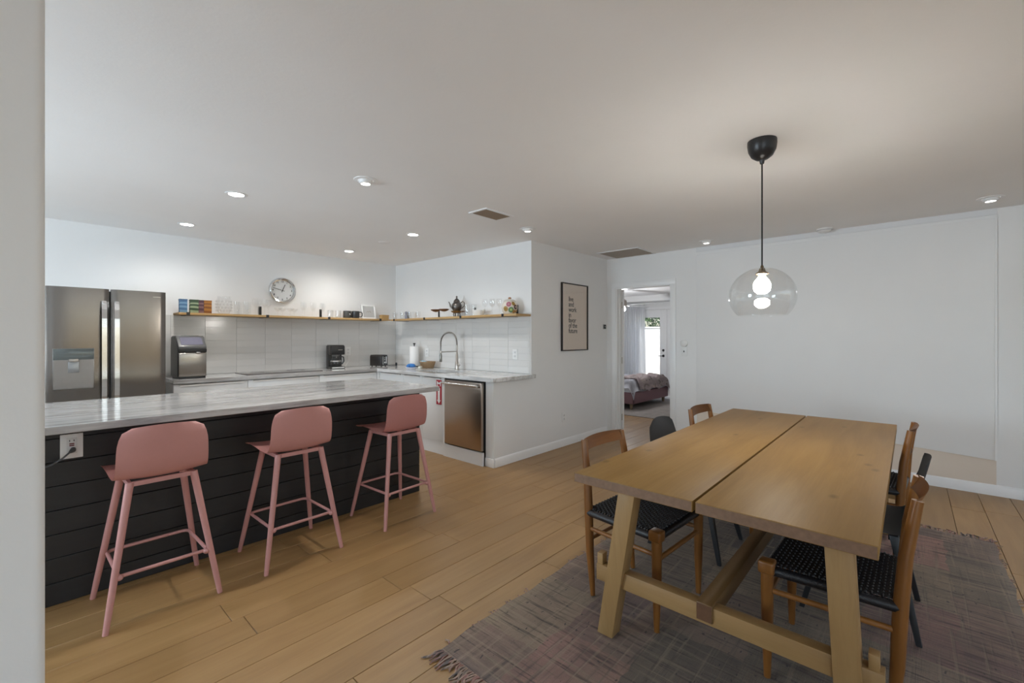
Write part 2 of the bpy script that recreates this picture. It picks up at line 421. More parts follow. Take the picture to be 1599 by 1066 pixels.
for z in (.22, 1.02, 1.80): obj('hinge', B().tube([(-.004, .004, z-.045), (-.004, .004, z+.045)], .007, 8), NICK, d1)
obj('door_knob', B().lathe([(0, 0), (.026, 0), (.026, .006), (.01, .012), (.01, .035), (.026, .045), (.028, .058), (.018, .068), (0, .07)], 16, (.67, .0, .95), 'Y'), BMET, d1)

# thin wall panel (a large plain board) over the unpainted strip of the bedroom wall
pn = thing('wall_panel', 'large smooth white panel covering most of the wall right of the doorway', 'panel', (XE, .7, 0))
PB = B().prism([(1.243, .458), (1.243, 2.352), (-1.247, 2.365), (-1.247, .300)], -.014, -.001, 'X', .002)
obj('board', PB, paint('panel_white', (.82, .82, .815), .5, .06), pn)
e = B(); e.beam((-.016, -1.244, .300), (-.016, -1.244, 2.365), .008, .012, (0, 1, 0)); obj('edge_strip', e, TRIM, pn)
tr3 = struct('trim_3', B().box(XE-.003, XE, -.547, 1.943, BBH, .46), BEIGE)
struct('trim_4', B().box(XE-.010, XE, -.55, 1.95, 2.392, H), paint('bluish_lit_strip', (.74, .75, .76), .6))  # bluish light on the wall above the panel, put into the colour

# ---------------------------------------------------------------- backsplash tiles (parts of the walls)
TW, TH, ZT = .312, .0755, .932
def tiles(wallname, place, lo, hi, ztop, start):
    wl = bpy.data.objects[wallname]
    x = start
    while x < hi-.01:
        a, b = max(x, lo), min(x+TW, hi); x += TW
        if b-a < .02: continue
        z = ZT
        while z < ztop-.01:
            z1 = min(z+TH, ztop); L, hh = b-a, z1-z
            bb = B().box(-L/2+.0005, L/2-.0005, -.0085, -.001, -hh/2+.0005, hh/2-.0005, .0007, 1)
            c, rz = place((a+b)/2)
            o = obj('tile', bb, TILE, wl, (c[0], c[1], (z+z1)/2), (0, 0, rz)); z = z1
struct('trim_5', B().box(.2, XK, YB-.002, YB+.01, .90, 1.587), GROUT)
struct('trim_6', B().box(XK-.002, XK+.01, YP+.002, YB, .90, 1.587), GROUT)
tiles('wall_north', lambda q: ((q, YB, 0), 0), .86, XK-.009, 1.587, 1.384-TW*2)
tiles('wall_center', lambda q: ((XK, q, 0), -math.pi/2), YP+.012, YB-.009, 1.587, 3.851-TW*3)

# ---------------------------------------------------------------- kitchen island
isl = thing('kitchen_island', 'long kitchen island clad in black shiplap boards under a grey veined stone top', 'kitchen island', (0, 0, 0))
IX0, IX1, IY0, IY1 = -.5, 2.325, 3.195, 4.02
obj('body', B().box(IX0+.01, IX1-.004, IY0+.016, IY1, 0, .889), plain('island_core', (.01, .01, .01), .8), isl)
seams = [0, .112, .236, .355, .476, .598, .718, .837, .889]
def boards(lo, hi, n0):
    for z0, z1 in zip(seams, seams[1:]):
        bb = B().box(lo, hi, 0, .016, z0+.0015, z1-.0015, .002, 1); obj('board', bb, BLACKW, isl, (0, IY0, 0))
boards(IX0, IX1, 0)
for z0, z1 in zip(seams, seams[1:]): obj('board', B().box(-.016, 0, .0, IY1-IY0, z0+.0015, z1-.0015, .002, 1), BLACKW, isl, (IX1+.012, IY0, 0))
obj('reflector_panel', B().box(IX0, IX1-.004, IY1, IY1+.018, .0, .889, .001), CAB, isl, label='unseen white panel added on the kitchen side to brighten the refrigerator')  # reflector added out of view, brightens the lower refrigerator doors
obj('countertop', B().box(IX0-.1, 2.39, 2.985, 4.085, .890, .930, .003, 1), QX, isl)
# receptacle on the island, with a plugged-in cord
rc = thing('receptacle', 'white outlet plate with red buttons on the black island front', 'outlet', (.173, IY0-.001, .792))
obj('plate', B().box(-.042, .042, -.006, 0, -.062, .062, .002), WPL, rc)
obj('socket', B().box(-.019, .019, -.010, -.005, -.038, .042, .001), plain('socket_grey', (.7, .7, .69), .4), rc)
for z in (.004, .013): obj('button', B().box(-.009, .009, -.013, -.009, z-.003, z+.003, .001), plain('red_button', (.16, .012, .018), .4), rc)
for x in (-.008, .008): obj('slot', B().box(x-.0015, x+.0015, -.011, -.0095, .024, .033), BLACK, rc)
cd = tag(obj('power_cord', B().tube([(.178, IY0-.010, .776), (.176, IY0-.03, .774), (.165, IY0-.040, .768)], [.011, .012, .007], 10)
    .tube([(.165, IY0-.040, .768), (.14, IY0-.05, .745), (.10, IY0-.055, .72), (.04, IY0-.052, .70), (-.05, IY0-.045, .68), (-.2, IY0-.03, .66)], .0045, 8), plain('grey_cord', (.10, .105, .11), .5)),
    'dark grey power cord plugged into the island outlet', 'cord')

# ---------------------------------------------------------------- base cabinets, worktop, sink
PULL = plain('aluminium_pull', (.80, .78, .75), .45, .3)
def cabinet(label, x0, x1, fronts, along='X', face=5.33, top=.888):
    """fronts: list of (kind, z0, z1). Face towards -y (X) or towards -x (Y)."""
    t = thing('base_cabinet', label, 'cabinet', ((x0+x1)/2, face, 0) if along == 'X' else (face, (x0+x1)/2, 0), 0 if along == 'X' else -math.pi/2, 'white base cabinets under the worktop')
    Wd = x1-x0; dep = .55 if along == 'X' else .63
    obj('carcass', B().box(-Wd/2+.001, Wd/2-.001, .02, dep, .15, top), CAB, t)
    obj('plinth', B().box(-Wd/2+.001, Wd/2-.001, .012, .06, 0, .148), CAB, t)
    for kind, z0, z1, xa, xb in fronts:
        f_ = obj(kind, B().box(xa+.002, xb-.002, 0, .019, z0+.002, z1-.002, .0015), CAB, t)
        obj('handle', B().box(xa+.05, xb-.04, -.016, .002, z1-.010, z1-.003, .001).box(xa+.05, xb-.04, -.016, -.013, z1-.022, z1-.003), PULL, f_)
    return t
xs = [.99, 1.643, 2.425, 3.20]
for i, lb in enumerate(('white base cabinet under the silver ice maker', 'white base cabinet under the dark cooktop', 'white base cabinet under the coffee maker')):
    a = (xs[i+1]-xs[i])/2
    cabinet(lb, xs[i], xs[i+1], [('drawer', .64, .884, -a, a), ('drawer', .40, .64, -a, a), ('drawer', .15, .40, -a, a)])
cabinet('narrow white base cabinet in the kitchen corner by the toaster', 4.752, 5.29, [('drawer', .64, .884, -.269, .269), ('door', .15, .64, -.269, .269)], 'Y', 3.22)
sc_ = cabinet('white sink cabinet bearing a red arrow sign', 3.95, 4.752, [('door', .15, .884, -.4, 0), ('door', .15, .884, 0, .4)], 'Y', 3.22, .70)
struct('trim_7', B().box(3.215, 3.26, 3.925, 3.948, .0, .889), CAB)
# corner filler body behind the two runs
fc = tag(obj('corner_cabinet', B().box(3.24, XK-.01, 5.31, 5.88, 0, .888).box(3.205, 3.24, 5.29, 5.345, 0, .888), CAB), 'white corner filler cabinet beneath the toaster', 'cabinet')
wt = thing('worktop', 'grey veined stone worktop running along two kitchen walls with sink cutout', 'worktop', (0, 0, 0))
obj('back_slab', B().box(.985, 3.19, 5.305, YB-.009, .890, .930, .002, 1), QX, wt)
sx0, sx1, sy0, sy1 = 3.285, 3.63, 3.98, 4.58
obj('side_slab', B().box(3.19, XK-.009, 3.125, sy0, .890, .930).box(3.19, XK-.009, sy1, YB-.009, .890, .930).box(3.19, sx0, sy0, sy1, .890, .930).box(sx1, XK-.009, sy0, sy1, .890, .930)
    .box(XK-.009, XK+.004, 3.125, YP-.003, .890, .930), QY, wt)
sk = thing('sink', 'dark undermount sink basin set into the stone worktop', 'sink', ((sx0+sx1)/2, (sy0+sy1)/2, .72))
bb = B(); hx, hy = (sx1-sx0)/2+.01, (sy1-sy0)/2+.01
bb.box(-hx, hx, -hy, hy, 0, .004).box(-hx-.003, -hx, -hy, hy, 0, .168).box(hx, hx+.003, -hy, hy, 0, .168).box(-hx, hx, -hy-.003, -hy, 0, .168).box(-hx, hx, hy, hy+.003, 0, .168)
obj('basin', bb, plain('sink_steel', (.09, .085, .08), .35, 1), sk)
obj('drain', B().lathe([(0, .006), (.04, .006), (.045, .004)], 20), CHROME, sk)

# dishwasher
dw = thing('dishwasher', 'brown tinted stainless steel dishwasher at the end of the counter', 'dishwasher', (3.215, 3.615, 0), -math.pi/2)
obj('body', B().box(-.300, .300, .025, .6, .15, .885), BLACK, dw)
obj('door', B().box(-.298, .298, -.012, .024, .155, .868, .004), SSD, dw)
obj('control_strip', B().box(-.298, .298, -.004, .024, .869, .886), BLACK, dw)
hd = obj('handle', B().tube([(-.285, -.062, .838), (.285, -.062, .838)], .0115, 14), SSB, dw)
obj('handle_mount', B().tube([(-.255, -.012, .838), (-.255, -.062, .838)], .014, 12), NICK, dw)
obj('handle_mount', B().tube([(.262, -.012, .838), (.262, -.062, .838)], .018, 12), NICK, dw)
obj('kick_plate', B().box(-.309, .309, .0, .02, 0, .140), CAB, dw)
# red sign tag on the sink cabinet
RED = plain('sign_red', (.42, .012, .03), .4); WHT = plain('sign_white', (.8, .78, .78), .4)
sg = thing('safety_sign', 'narrow red sign with a white down arrow on the sink cabinet door', 'sign', (3.2175, 4.026, .715), -math.pi/2)
obj('plate', B().box(-.047, .047, -.003, 0, -.14, .14), RED, sg)
ar = B().prism([(-.02, .05), (.02, .05), (.02, -.09), (.034, -.09), (0, -.13), (-.034, -.09), (-.02, -.09)], -.0045, -.003, 'Y')
obj('arrow', ar, WHT, sg)
obj('pictogram', B().prism([(-.036, .128), (0, .108), (.036, .128), (.036, .07), (.022, .07), (.022, .092), (-.022, .092), (-.022, .07), (-.036, .07)], -.0045, -.003, 'Y'), WHT, sg)

# faucet: spring arch with pull-down head
fc = thing('spring_faucet', 'tall brushed nickel spring neck faucet behind the sink', 'faucet', (3.725, 4.30, .93))
obj('base', B().lathe([(0, 0), (.031, 0), (.031, .006), (.024, .01), (.024, .10), (.017, .11), (.017, .20), (.011, .21), (.011, .32), (0, .32)], 18), NICK, fc)
arc = [(0, 0, .30)]+[(-.132+.132*math.cos(R(a)), 0, .345+.132*math.sin(R(a))) for a in range(0, 181, 12)]+[(-.264, 0, .30)]
obj('inner_hose', B().tube(arc+[(-.264, 0, .24)], .006, 10), DGREY, fc)
pts = []; NT = 46
def arcpt(s_):
    L1, L2 = .045, math.pi*.132; tot = L1+L2+.045; d = s_*tot
    if d < L1: return Vector((0, 0, .30+d)), Vector((0, 0, 1))
    if d < L1+L2:
        a = (d-L1)/.132; return Vector((-.132+.132*math.cos(a), 0, .345+.132*math.sin(a))), Vector((-math.sin(a), 0, math.cos(a)))
    return Vector((-.264, 0, .345-(d-L1-L2))), Vector((0, 0, -1))
for i in range(NT*8+1):
    p, tt = arcpt(i/(NT*8)); n_ = Vector((0, 1, 0)).cross(tt); a = i*2*math.pi/8
    pts.append(p+(Vector((0, 1, 0))*math.cos(a)+n_*math.sin(a))*.0105)
obj('spring', B().tube(pts, .0026, 5), NICK, fc)
obj('holder_arm', B().tube([(-.005, 0, .235), (-.264, 0, .235)], .006, 10).lathe([(.011, .225), (.017, .225), (.017, .247), (.011, .247)], 14, (-.264, 0, 0)), NICK, fc)
obj('spray_head', B().lathe([(0, .115), (.016, .115), (.018, .12), (.018, .19), (.011, .215), (.008, .26), (0, .26)], 16, (-.264, 0, 0)), plain('dark_nickel', (.25, .24, .22), .3, 1), fc)
obj('lever', B().tube([(0, -.01, .065), (0, -.045, .065)], .016, 12).tube([(0, -.045, .065), (.0, -.048, .15)], [.006, .004], 8), NICK, fc)

# ---------------------------------------------------------------- refrigerator
fr = thing('refrigerator', 'tall stainless steel french door refrigerator with water dispenser', 'refrigerator', (.507, 5.07, 0))
obj('cabinet_body', B().box(-.378, .378, .075, .80, .02, 1.745, .004), plain('fridge_side', (.22, .22, .22), .45), fr)
def fdoor(x0, x1, z0, z1, hole=None):
    """slightly bowed door front"""
    bb = B()
    def f(u, v):
        x = x0+(x1-x0)*u; q = (2*u-1); return (x, -.010*(1-q*q)-(.006 if .02 < u < .98 else 0), z0+(z1-z0)*v)
    n = 16
    out = [(x0, .07)]+[(x0+(x1-x0)*i/n, -.012*(1-(2*i/n-1)**2)+(.008 if i in (0, n) else 0)) for i in range(n+1)]+[(x1, .07)]
    bb.prism(out, z0, z1, 'Z'); return bb
dl = obj('door', fdoor(-.380, -.006, .62, 1.757), SS, fr)
dr = obj('door', fdoor(.006, .380, .62, 1.757), SS, fr)
obj('freezer_drawer', fdoor(-.380, .380, .05, .61), SS, fr)
def fhandle(x, par):
    bb = B(); pr_ = [(x, -.052+.020*(abs(k)/6)**6*1.6, 1.215+.435*k/6) for k in range(-6, 7)]
    for p, q in zip(pr_, pr_[1:]): bb.beam(p, q, .032, .016, (0, 1, 0))
    bb.box(x-.014, x+.014, -.035, .0, 1.60, 1.655, .004).box(x-.014, x+.014, -.035, .0, .78, .835, .004)
    obj('handle', bb, SSB, par)
fhandle(-.040, dl); fhandle(.040, dr)
dsp = obj('dispenser', B().box(-.341, -.100, -.015, -.0105, .925, 1.257, .001), plain('dispenser_frame', (.28, .27, .26), .3, 1), dl)
obj('display', B().box(-.339, -.102, -.0185, -.0145, 1.165, 1.255, .001), plain('dispenser_display', (.10, .11, .105), .12), dsp)
obj('recess', B().box(-.336, -.105, -.017, -.0145, .932, 1.162), plain('dispenser_recess', (.27, .25, .24), .35, .8), dsp)
obj('paddle', B().box(-.255, -.19, -.024, -.0165, 1.06, 1.15, .002), plain('paddle_grey', (.32, .32, .32), .3, .7), dsp)
obj('spout', B().box(-.25, -.195, -.034, -.018, 1.148, 1.172, .003), NICK, dsp)
obj('badge', B().box(.285, .340, -.009, -.0055, 1.706, 1.713), NICK, dr)

# ---------------------------------------------------------------- counter appliances
im = thing('ice_maker', 'stainless countertop ice maker with sloped black lid beside the refrigerator', 'ice maker', (1.165, 5.40, .93))
obj('body', B().prism([(.005, .02), (.005, .255), (.02, .275), (.33, .275), (.33, .02)], -.118, .118, 'X', .01), SSI, im)
obj('base', B().box(-.112, .112, .012, .32, .0, .022, .004), BLACK, im)
obj('side_panel', B().prism([(.03, .02), (.03, .30), (.12, .42), (.31, .42), (.33, .30), (.33, .02)], -.122, -.1185, 'X'), BLACK, im)
obj('side_panel', B().prism([(.03, .02), (.03, .30), (.12, .42), (.31, .42), (.33, .30), (.33, .02)], .1185, .122, 'X'), BLACK, im)
obj('band', B().box(-.119, .119, .0, .30, .265, .300, .004), BLACK, im)
ld = obj('lid', B().prism([(.0, .300), (.004, .325), (.125, .432), (.30, .432), (.325, .40), (.325, .300)], -.119, .119, 'X', .008), DGREY, im)
dv = Vector((0, .121, .107)).normalized()
wn = B(); 
p0 = Vector((0, .022, .341)); p1 = Vector((0, .105, .4145)); wn.beam(p0, p1, .185, .006, (0, -.66, .75)); obj('window', wn, plain('ice_window', (.17, .165, .22), .08), ld)
obj('grip', B().beam((0, .117, .4275), (0, .128, .4345), .15, .008, (0, -.66, .75)), SSB, ld)
obj('latch', B().ball((.045, .0, .262), (.022, .008, .008)), CHROME, im)

cm = thing('coffee_maker', 'black drip coffee maker with glass carafe on the back counter', 'coffee maker', (2.80, 5.62, .93), R(-8))
obj('base', B().box(-.088, .088, -.02, .20, 0, .03, .006), BLACK, cm)
obj('trim_band', B().box(-.080, .080, -.0225, -.0195, .009, .024), SSB, cm)
obj('tower', B().box(-.088, .088, .10, .20, .03, .305, .008), BLACK, cm)
obj('brew_head', B().box(-.088, .088, -.018, .11, .185, .305, .01), BLACK, cm)
obj('lid', B().box(-.08, .08, -.01, .19, .303, .314, .004), BLACK, cm)
obj('nameplate', B().box(.0, .055, -.0205, -.0175, .247, .253), NICK, cm)
cf = obj('carafe', B().lathe([(0, .034), (.058, .034), (.066, .05), (.066, .09), (.05, .14), (.045, .165), (.047, .172)], 20, (-.012, .045, 0)), GLASS, cm)
obj('coffee_filter_holder', B().lathe([(0, .166), (.046, .166), (.05, .185), (0, .185)], 18, (-.012, .045, 0)), DGREY, cm)
obj('carafe_band', B().lathe([(.0675, .115), (.062, .13), (.0645, .13), (.0695, .115)], 20, (-.012, .045, -.02)), SSB, cf)
obj('carafe_handle', B().tube([(.035, .01, .16), (.072, -.005, .155), (.078, -.006, .10), (.058, .01, .06)], .009, 8), BLACK, cf)

to = thing('toaster', 'small black two slot toaster with chrome end in the counter corner', 'toaster', (3.43, 5.66, .93), R(20))
bw = B(); P_ = [(-.075, .012), (-.075, .15), (-.06, .172), (.06, .172), (.075, .15), (.075, .012)]
to.scale = (.88, .82, .97)
obj('body', bw.prism(P_, -.13, .125, 'Y', .006), plain('toaster_black', (.022, .018, .017), .35), to)
obj('end_panel', B().prism([(-.062, .02), (-.062, .15), (-.05, .162), (.05, .162), (.062, .15), (.062, .02)], -.1365, -.129, 'Y'), BLACK, to)
obj('lever_slot', B().box(.018, .038, -.139, -.136, .045, .145), CHROME, to)
obj('dial', B().lathe([(0, 0), (.017, 0), (.015, .012), (0, .012)], 16, (-.018, -.136, .062), 'Y'), CHROME, to)
obj('button', B().lathe([(0, 0), (.010, 0), (.009, .006), (0, .006)], 12, (-.018, -.136, .10), 'Y'), SSB, to)
obj('button', B().lathe([(0, 0), (.008, 0), (.007, .006), (0, .006)], 12, (-.018, -.136, .128), 'Y'), SSB, to)
obj('chrome_edge', B().box(-.061, -.050, -.138, -.136, .03, .15), CHROME, to)
for x in (-.028, .028): obj('bread_slot', B().box(x-.014, x+.014, -.10, .095, .171, .1735), DGREY, to)
for x in (-.05, .05): 
    for y in (-.10, .10): obj('foot', B().lathe([(0, 0), (.012, 0), (.012, .014), (0, .014)], 10, (x, y, 0)), BLACK, to)
obj('cord', B().tube([(.07, -.10, .015), (.11, -.125, .009), (.17, -.155, .008), (.23, -.175, .010)], .004, 8).box(.225, .255, -.19, -.165, .001, .045, .004), BLACK, to)
ck = thing('cooktop', 'flat dark glass cooktop set on the back counter', 'cooktop', (2.085, 5.63, .9305))
obj('glass_top', B().box(-.42, .42, -.215, .215, 0, .006, .002), plain('cooktop_glass', (.12, .105, .10), .08), ck)
for x, y, r in ((-.22, -.09, .09), (.22, -.09, .075), (-.22, .10, .07), (.22, .10, .1)):
    obj('burner_ring', B().lathe([(r, .0061), (r, .0065), (r+.004, .0065), (r+.004, .0061)], 28, (x, y, 0)), DGREY, ck)

# paper towel, blue brush holder, basket by the sink
pt_ = thing('paper_towel_holder', 'white paper towel roll with a black knob standing by the sink', 'paper towel', (3.73, 5.225, .93))
obj('stand', B().lathe([(0, 0), (.075, 0), (.075, .008), (.01, .012), (.006, .3), (0, .3)], 24), BMET, pt_)
obj('roll', B().lathe([(.02, .014), (.062, .014), (.064, .02), (.064, .282), (.060, .287), (.02, .287)], 28), plain('paper', (.82, .81, .80), .9, 0, .03, 200, .1), pt_)
obj('knob', B().lathe([(0, .29), (.008, .29), (.008, .312), (.017, .322), (.017, .334), (0, .336)], 16), BLACK, pt_)
sp = thing('scrub_dish', 'bright blue scrubber on a pale soap dish beside the paper towel', 'scrubber', (3.42, 4.86, .93))
obj('dish', B().lathe([(0, 0), (.05, 0), (.072, .02), (.074, .026), (.068, .026), (.048, .006), (0, .006)], 24), plain('pale_dish', (.70, .71, .78), .3), sp)
obj('scrubber', B().lathe([(0, .074), (.04, .068), (.062, .045), (.060, .03), (.02, .026), (0, .026)], 20), plain('blue_scrubber', (.03, .18, .50), .6, 0, .2, 120, .4), sp)
obj('brush_knob', B().ball((-.045, -.03, .04), .014), plain('dark_blue', (.02, .10, .33), .4), sp)
bk = thing('wicker_basket', 'small brown wicker basket holding sponges left of the faucet', 'basket', (3.70, 4.88, .93))
bb = B()
for z in range(7):
    r_ = .072+.004*z; bb.tube([(r_*math.cos(a*.26)*1.0, r_*1.25*math.sin(a*.26), .008+z*.0125) for a in range(24)], .0068, 6, True)
for k in range(20):
    a = k*2*math.pi/20; bb.tube([(.068*math.cos(a), .085*math.sin(a), 0), (.098*math.cos(a), .122*math.sin(a), .09)], .0035, 5)
obj('weave', bb, plain('wicker', (.30, .20, .11), .7, 0, .4, 80, .3), bk)
obj('base', B().lathe([(0, 0), (.07, 0), (.07, .006), (0, .006)], 20), plain('wicker_base', (.28, .19, .10), .8), bk)
tag(obj('sponge', B().box(-.03, .05, -.04, .04, 0, .03, .006), plain('light_blue_cloth', (.25, .45, .60), .8), None, (3.66, 4.93, .985), (R(14), R(-12), R(20))), 'light blue sponge poking out of the wicker basket', 'sponge')
tag(obj('soap_packet', B().box(-.03, .03, -.02, .02, 0, .035, .006), plain('pale_pack', (.62, .60, .52), .5), None, (3.52, 4.80, .931), (0, 0, R(30))), 'small pale packet lying between the blue scrubber and basket', 'packet')

def wall_plate(name, label, loc, rz, toggle=True):
    t = thing(name, label, 'outlet', loc, rz)
    obj('plate', B().box(-.037, .037, -.006, 0, -.06, .06, .002), WPL, t)
    for z in (-.022, .022):
        s_ = obj('socket', B().box(-.017, .017, -.0085, -.0055, z-.015, z+.015, .001), plain('socket_white', (.72, .72, .72), .4), t)
        for x in (-.006, .006): obj('slot', B().box(x-.001, x+.001, -.0095, -.0083, z-.005, z+.006), DGREY, s_)
    return t
wall_plate('wall_outlet', 'white outlet on the tile between paper towel and faucet', (XK-.010, 5.097, 1.131), -math.pi/2)
wall_plate('wall_outlet', 'white outlet on the tile near the open end of the sink counter', (XK-.010, 3.425, 1.148), -math.pi/2)
wall_plate('wall_outlet', 'white outlet on the back tile just right of the coffee maker', (3.085, YB-.010, 1.151), 0)
wall_plate('wall_outlet', 'white outlet low on the wall under the framed print', (4.498, YP-.001, .358), 0)
obj('cord', B().tube([Matrix.Rotation(R(8), 3, 'Z') @ (Vector(p)-Vector((2.80, 5.62, .93))) for p in ((3.085, YB-.02, 1.13), (3.08, YB-.035, 1.12), (3.075, YB-.03, 1.0), (3.03, YB-.04, .94), (2.96, 5.80, .936), (2.90, 5.78, .936))], .004, 8), WPL, cm, label='thin white cord')

# ---------------------------------------------------------------- open shelves and their brackets
ZS = 1.608
def shelf_bracket(parent, c, rz):
    bb = B().box(-.016, .016, -.003, .25, -.028, -.0242).box(-.016, .016, -.0035, 0, -.028, .004).box(-.016, .016, .246, .25, -.028, .115)
    obj('bracket', bb, BMET, parent, c, (0, 0, rz))
s1 = thing('wall_shelf', 'long oak shelf on black brackets above the back counter', 'shelf', (0, 0, 0))
obj('board', B().box(-1.24, 1.24, -.125, .125, -.024, 0, .002), SHELF, s1, (2.335, 5.773, ZS))
for x in (1.177, 1.951, 2.697, 3.449): shelf_bracket(s1, (x, 5.6475, ZS), 0)
s2 = thing('wall_shelf', 'long oak shelf on black brackets above the sink', 'shelf', (0, 0, 0))
obj('board', B().box(-.125, .125, -1.226, 1.226, -.024, 0, .002), SHELFY, s2, (3.743, 4.421, ZS))
obj('corner_board', B().box(3.577, 3.617, 5.648, 5.898, ZS-.022, ZS-.001), SHELFY, s2)
for y in (5.56, 4.843, 4.112, 3.40): shelf_bracket(s2, (3.6185, y, ZS), -math.pi/2)

# ---- things on the back shelf
def tin(x, c0, c1, w, h, lb, d=.07):
    m = M('printed_tin').bsdf(c0, .5); v = m.co((5, 5, 8))
    wv = m.n('ShaderNodeTexWave', bands_direction='Z'); wv.inputs['Scale'].default_value = 1; wv.inputs['Distortion'].default_value = 6; wv.inputs['Detail'].default_value = 1; m.l(v, wv.inputs[0])
    m.col(m.mix(m.ramp(wv.outputs[1], [(.45, (0, 0, 0)), (.6, (1, 1, 1))]), c0, c1))
    t = thing('patterned_box', lb, 'box', (x, 5.74, ZS), R(-4), 'patterned boxes at the left end of the back shelf')
    obj('box_body', B().box(-w/2, w/2, -d/2, d/2, 0, h, .002), m.m, t)
    obj('box_lid', B().box(-w/2-.0015, w/2+.0015, -d/2-.0015, d/2+.0015, h-.012, h+.002, .001), plain('box_lid', tuple(q*.75 for q in c0), .5), t)
tin(1.150, (.055, .14, .27), (.15, .28, .42), .068, .142, 'blue patterned box at the left end of the back shelf')
tin(1.246, (.03, .065, .03), (.26, .32, .20), .074, .142, 'green and white patterned box next to the blue box')
tin(1.308, (.075, .03, .045), (.19, .10, .10), .046, .14, 'dark maroon patterned box squeezed between green and orange boxes')
tin(1.369, (.36, .15, .025), (.20, .07, .012), .07, .14, 'orange patterned box at the right end of the four boxes')

def gl_mesh(name, prof, n=18): return mesh(name, B().lathe(prof, n), GLASS, 60)
G_TUMB = gl_mesh('tumbler_glass', [(0, .006), (.028, .006), (.036, .10), (.038, .10), (.030, 0), (0, 0)])
G_WINE = gl_mesh('wine_glass', [(0, 0), (.033, 0), (.033, .003), (.006, .008), (.0045, .015), (.0045, .085), (.012, .095), (.034, .125), (.037, .15), (.029, .195), (.0275, .195), (.0355, .15), (.032, .126), (0, .1)])
G_COUP = gl_mesh('coupe_glass', [(0, 0), (.03, 0), (.03, .003), (.005, .008), (.004, .05), (.02, .062), (.042, .082), (.045, .10), (.0435, .10), (.040, .083), (0, .06)])
G_HIGH = gl_mesh('highball_glass', [(0, .008), (.027, .008), (.031, .15), (.033, .15), (.030, 0), (0, 0)])
G_FLUT = gl_mesh('flute_glass', [(0, 0), (.03, 0), (.03, .003), (.005, .008), (.004, .07), (.02, .09), (.026, .14), (.022, .185), (.0208, .185), (.0245, .14), (0, .08)])
def glasses(me, name, cat, group, pts, labeler):
    base = None
    for i, p in enumerate(pts):
        o = obj(name, me, None, None, p) if base is None else dup(base, loc=p)
        base = base or o
        tag(o, labeler(i), cat, group); o.rotation_euler = (0, 0, random.random()*6)
ordn = ['first', 'second', 'third', 'fourth', 'fifth', 'sixth', 'seventh', 'eighth', 'ninth', 'tenth']
# hobnail jar
vj = thing('hobnail_vase', 'large bubbly clear glass vase beside the orange patterned box', 'vase', (1.535, 5.77, ZS))
obj('vessel', B().lathe([(0, .004), (.05, .004), (.075, .06), (.078, .13), (.06, .185), (.062, .20), (.065, .20), (.063, .185), (.081, .13), (.078, .06), (.052, 0), (0, 0)], 28), GLASS, vj)
bb = B()
for j, z in enumerate((.04, .075, .11, .145)):
    r_ = .073+.012*(1-abs(z-.1)/.1)-.004
    for k in range(14):
        a = (k+.5*(j % 2))*2*math.pi/14; bb.ball((r_*math.cos(a), r_*math.sin(a), z), .011, 6)
obj('hobnails', bb, GLASS, vj, kind='stuff')
glasses(G_HIGH, 'highball_glass', 'glass', 'tall glasses right of the bubbly vase', [(x, y, ZS) for x, y in ((1.655, 5.74), (1.70, 5.81), (1.745, 5.73), (1.79, 5.80))], lambda i: f'tall clear highball glass, {ordn[i]} right of the bubbly vase on the back shelf')
glasses(G_WINE, 'wine_glass', 'glass', 'wine glasses left of the clock', [(x, y, ZS) for x, y in ((1.845, 5.73), (1.895, 5.80), (1.95, 5.74), (2.01, 5.80))], lambda i: f'clear stemmed wine glass, {ordn[i]} from the left in the group below left of the clock')
glasses(G_COUP, 'coupe_glass', 'glass', 'coupe glasses under the clock', [(x, y, ZS) for x, y in ((2.10, 5.74), (2.175, 5.80), (2.24, 5.73), (2.315, 5.80))], lambda i: f'low clear coupe glass, {ordn[i]} from the left directly under the clock')
glasses(G_FLUT, 'flute_glass', 'glass', 'flute glasses right of the clock', [(2.385+.062*i, 5.72+.09*(i % 2), ZS) for i in range(6)], lambda i: f'slim clear flute glass, {ordn[i]} from the left between the clock and second bracket')
glasses(G_TUMB, 'tumbler', 'glass', 'tumblers left of the mugs', [(2.744+.053*i, 5.72+.085*(i % 2), ZS) for i in range(4)], lambda i: f'clear tumbler, {ordn[i]} from the left between the flutes and dark mugs')
MUG = plain('mug_glaze', (.035, .035, .036), .3, 0, .3, 90)
def mug(x, y, rz, lb, mat, mark=False):
    t = thing('mug', lb, 'mug', (x, y, ZS), rz)
    obj('cup', B().lathe([(0, .004), (.045, .004), (.049, .012), (.049, .098), (.051, .1), (.053, .098), (.053, .01), (.048, 0), (0, 0)], 24), mat, t)
    obj('handle', B().tube([(.05, 0, .085), (.075, 0, .088), (.09, 0, .07), (.09, 0, .04), (.072, 0, .02), (.05, 0, .022)], .0065, 8), mat, t)
    if mark:
        bb = B()
        for p, q in (((-.030, .062), (-.018, .05)), ((-.018, .05), (.016, .085))):
            f_ = lambda p: (p[0], -math.sqrt(.0540**2-p[0]**2), p[1]); bb.beam(f_(p), f_(q), .008, .002, (0, 1, 0))
        obj('tick_mark', bb, WHT, t, label='white tick shaped mark', rot=(0, 0, R(-4)))
mug(3.0, 5.75, R(40), 'dark grey mug with a white tick mark, left of the black mug', plain('mug_grey', (.06, .06, .058), .35, 0, .2), True)
mug(3.105, 5.72, R(-28), 'black mug with its handle to the right, beside the picture frame', MUG)
pf = thing('picture_frame', 'small white picture frame leaning on the wall above the shelf', 'picture frame', (3.345, 5.77, ZS), R(-6))
pf.rotation_euler = (R(-14), 0, R(-6))
bb = B()
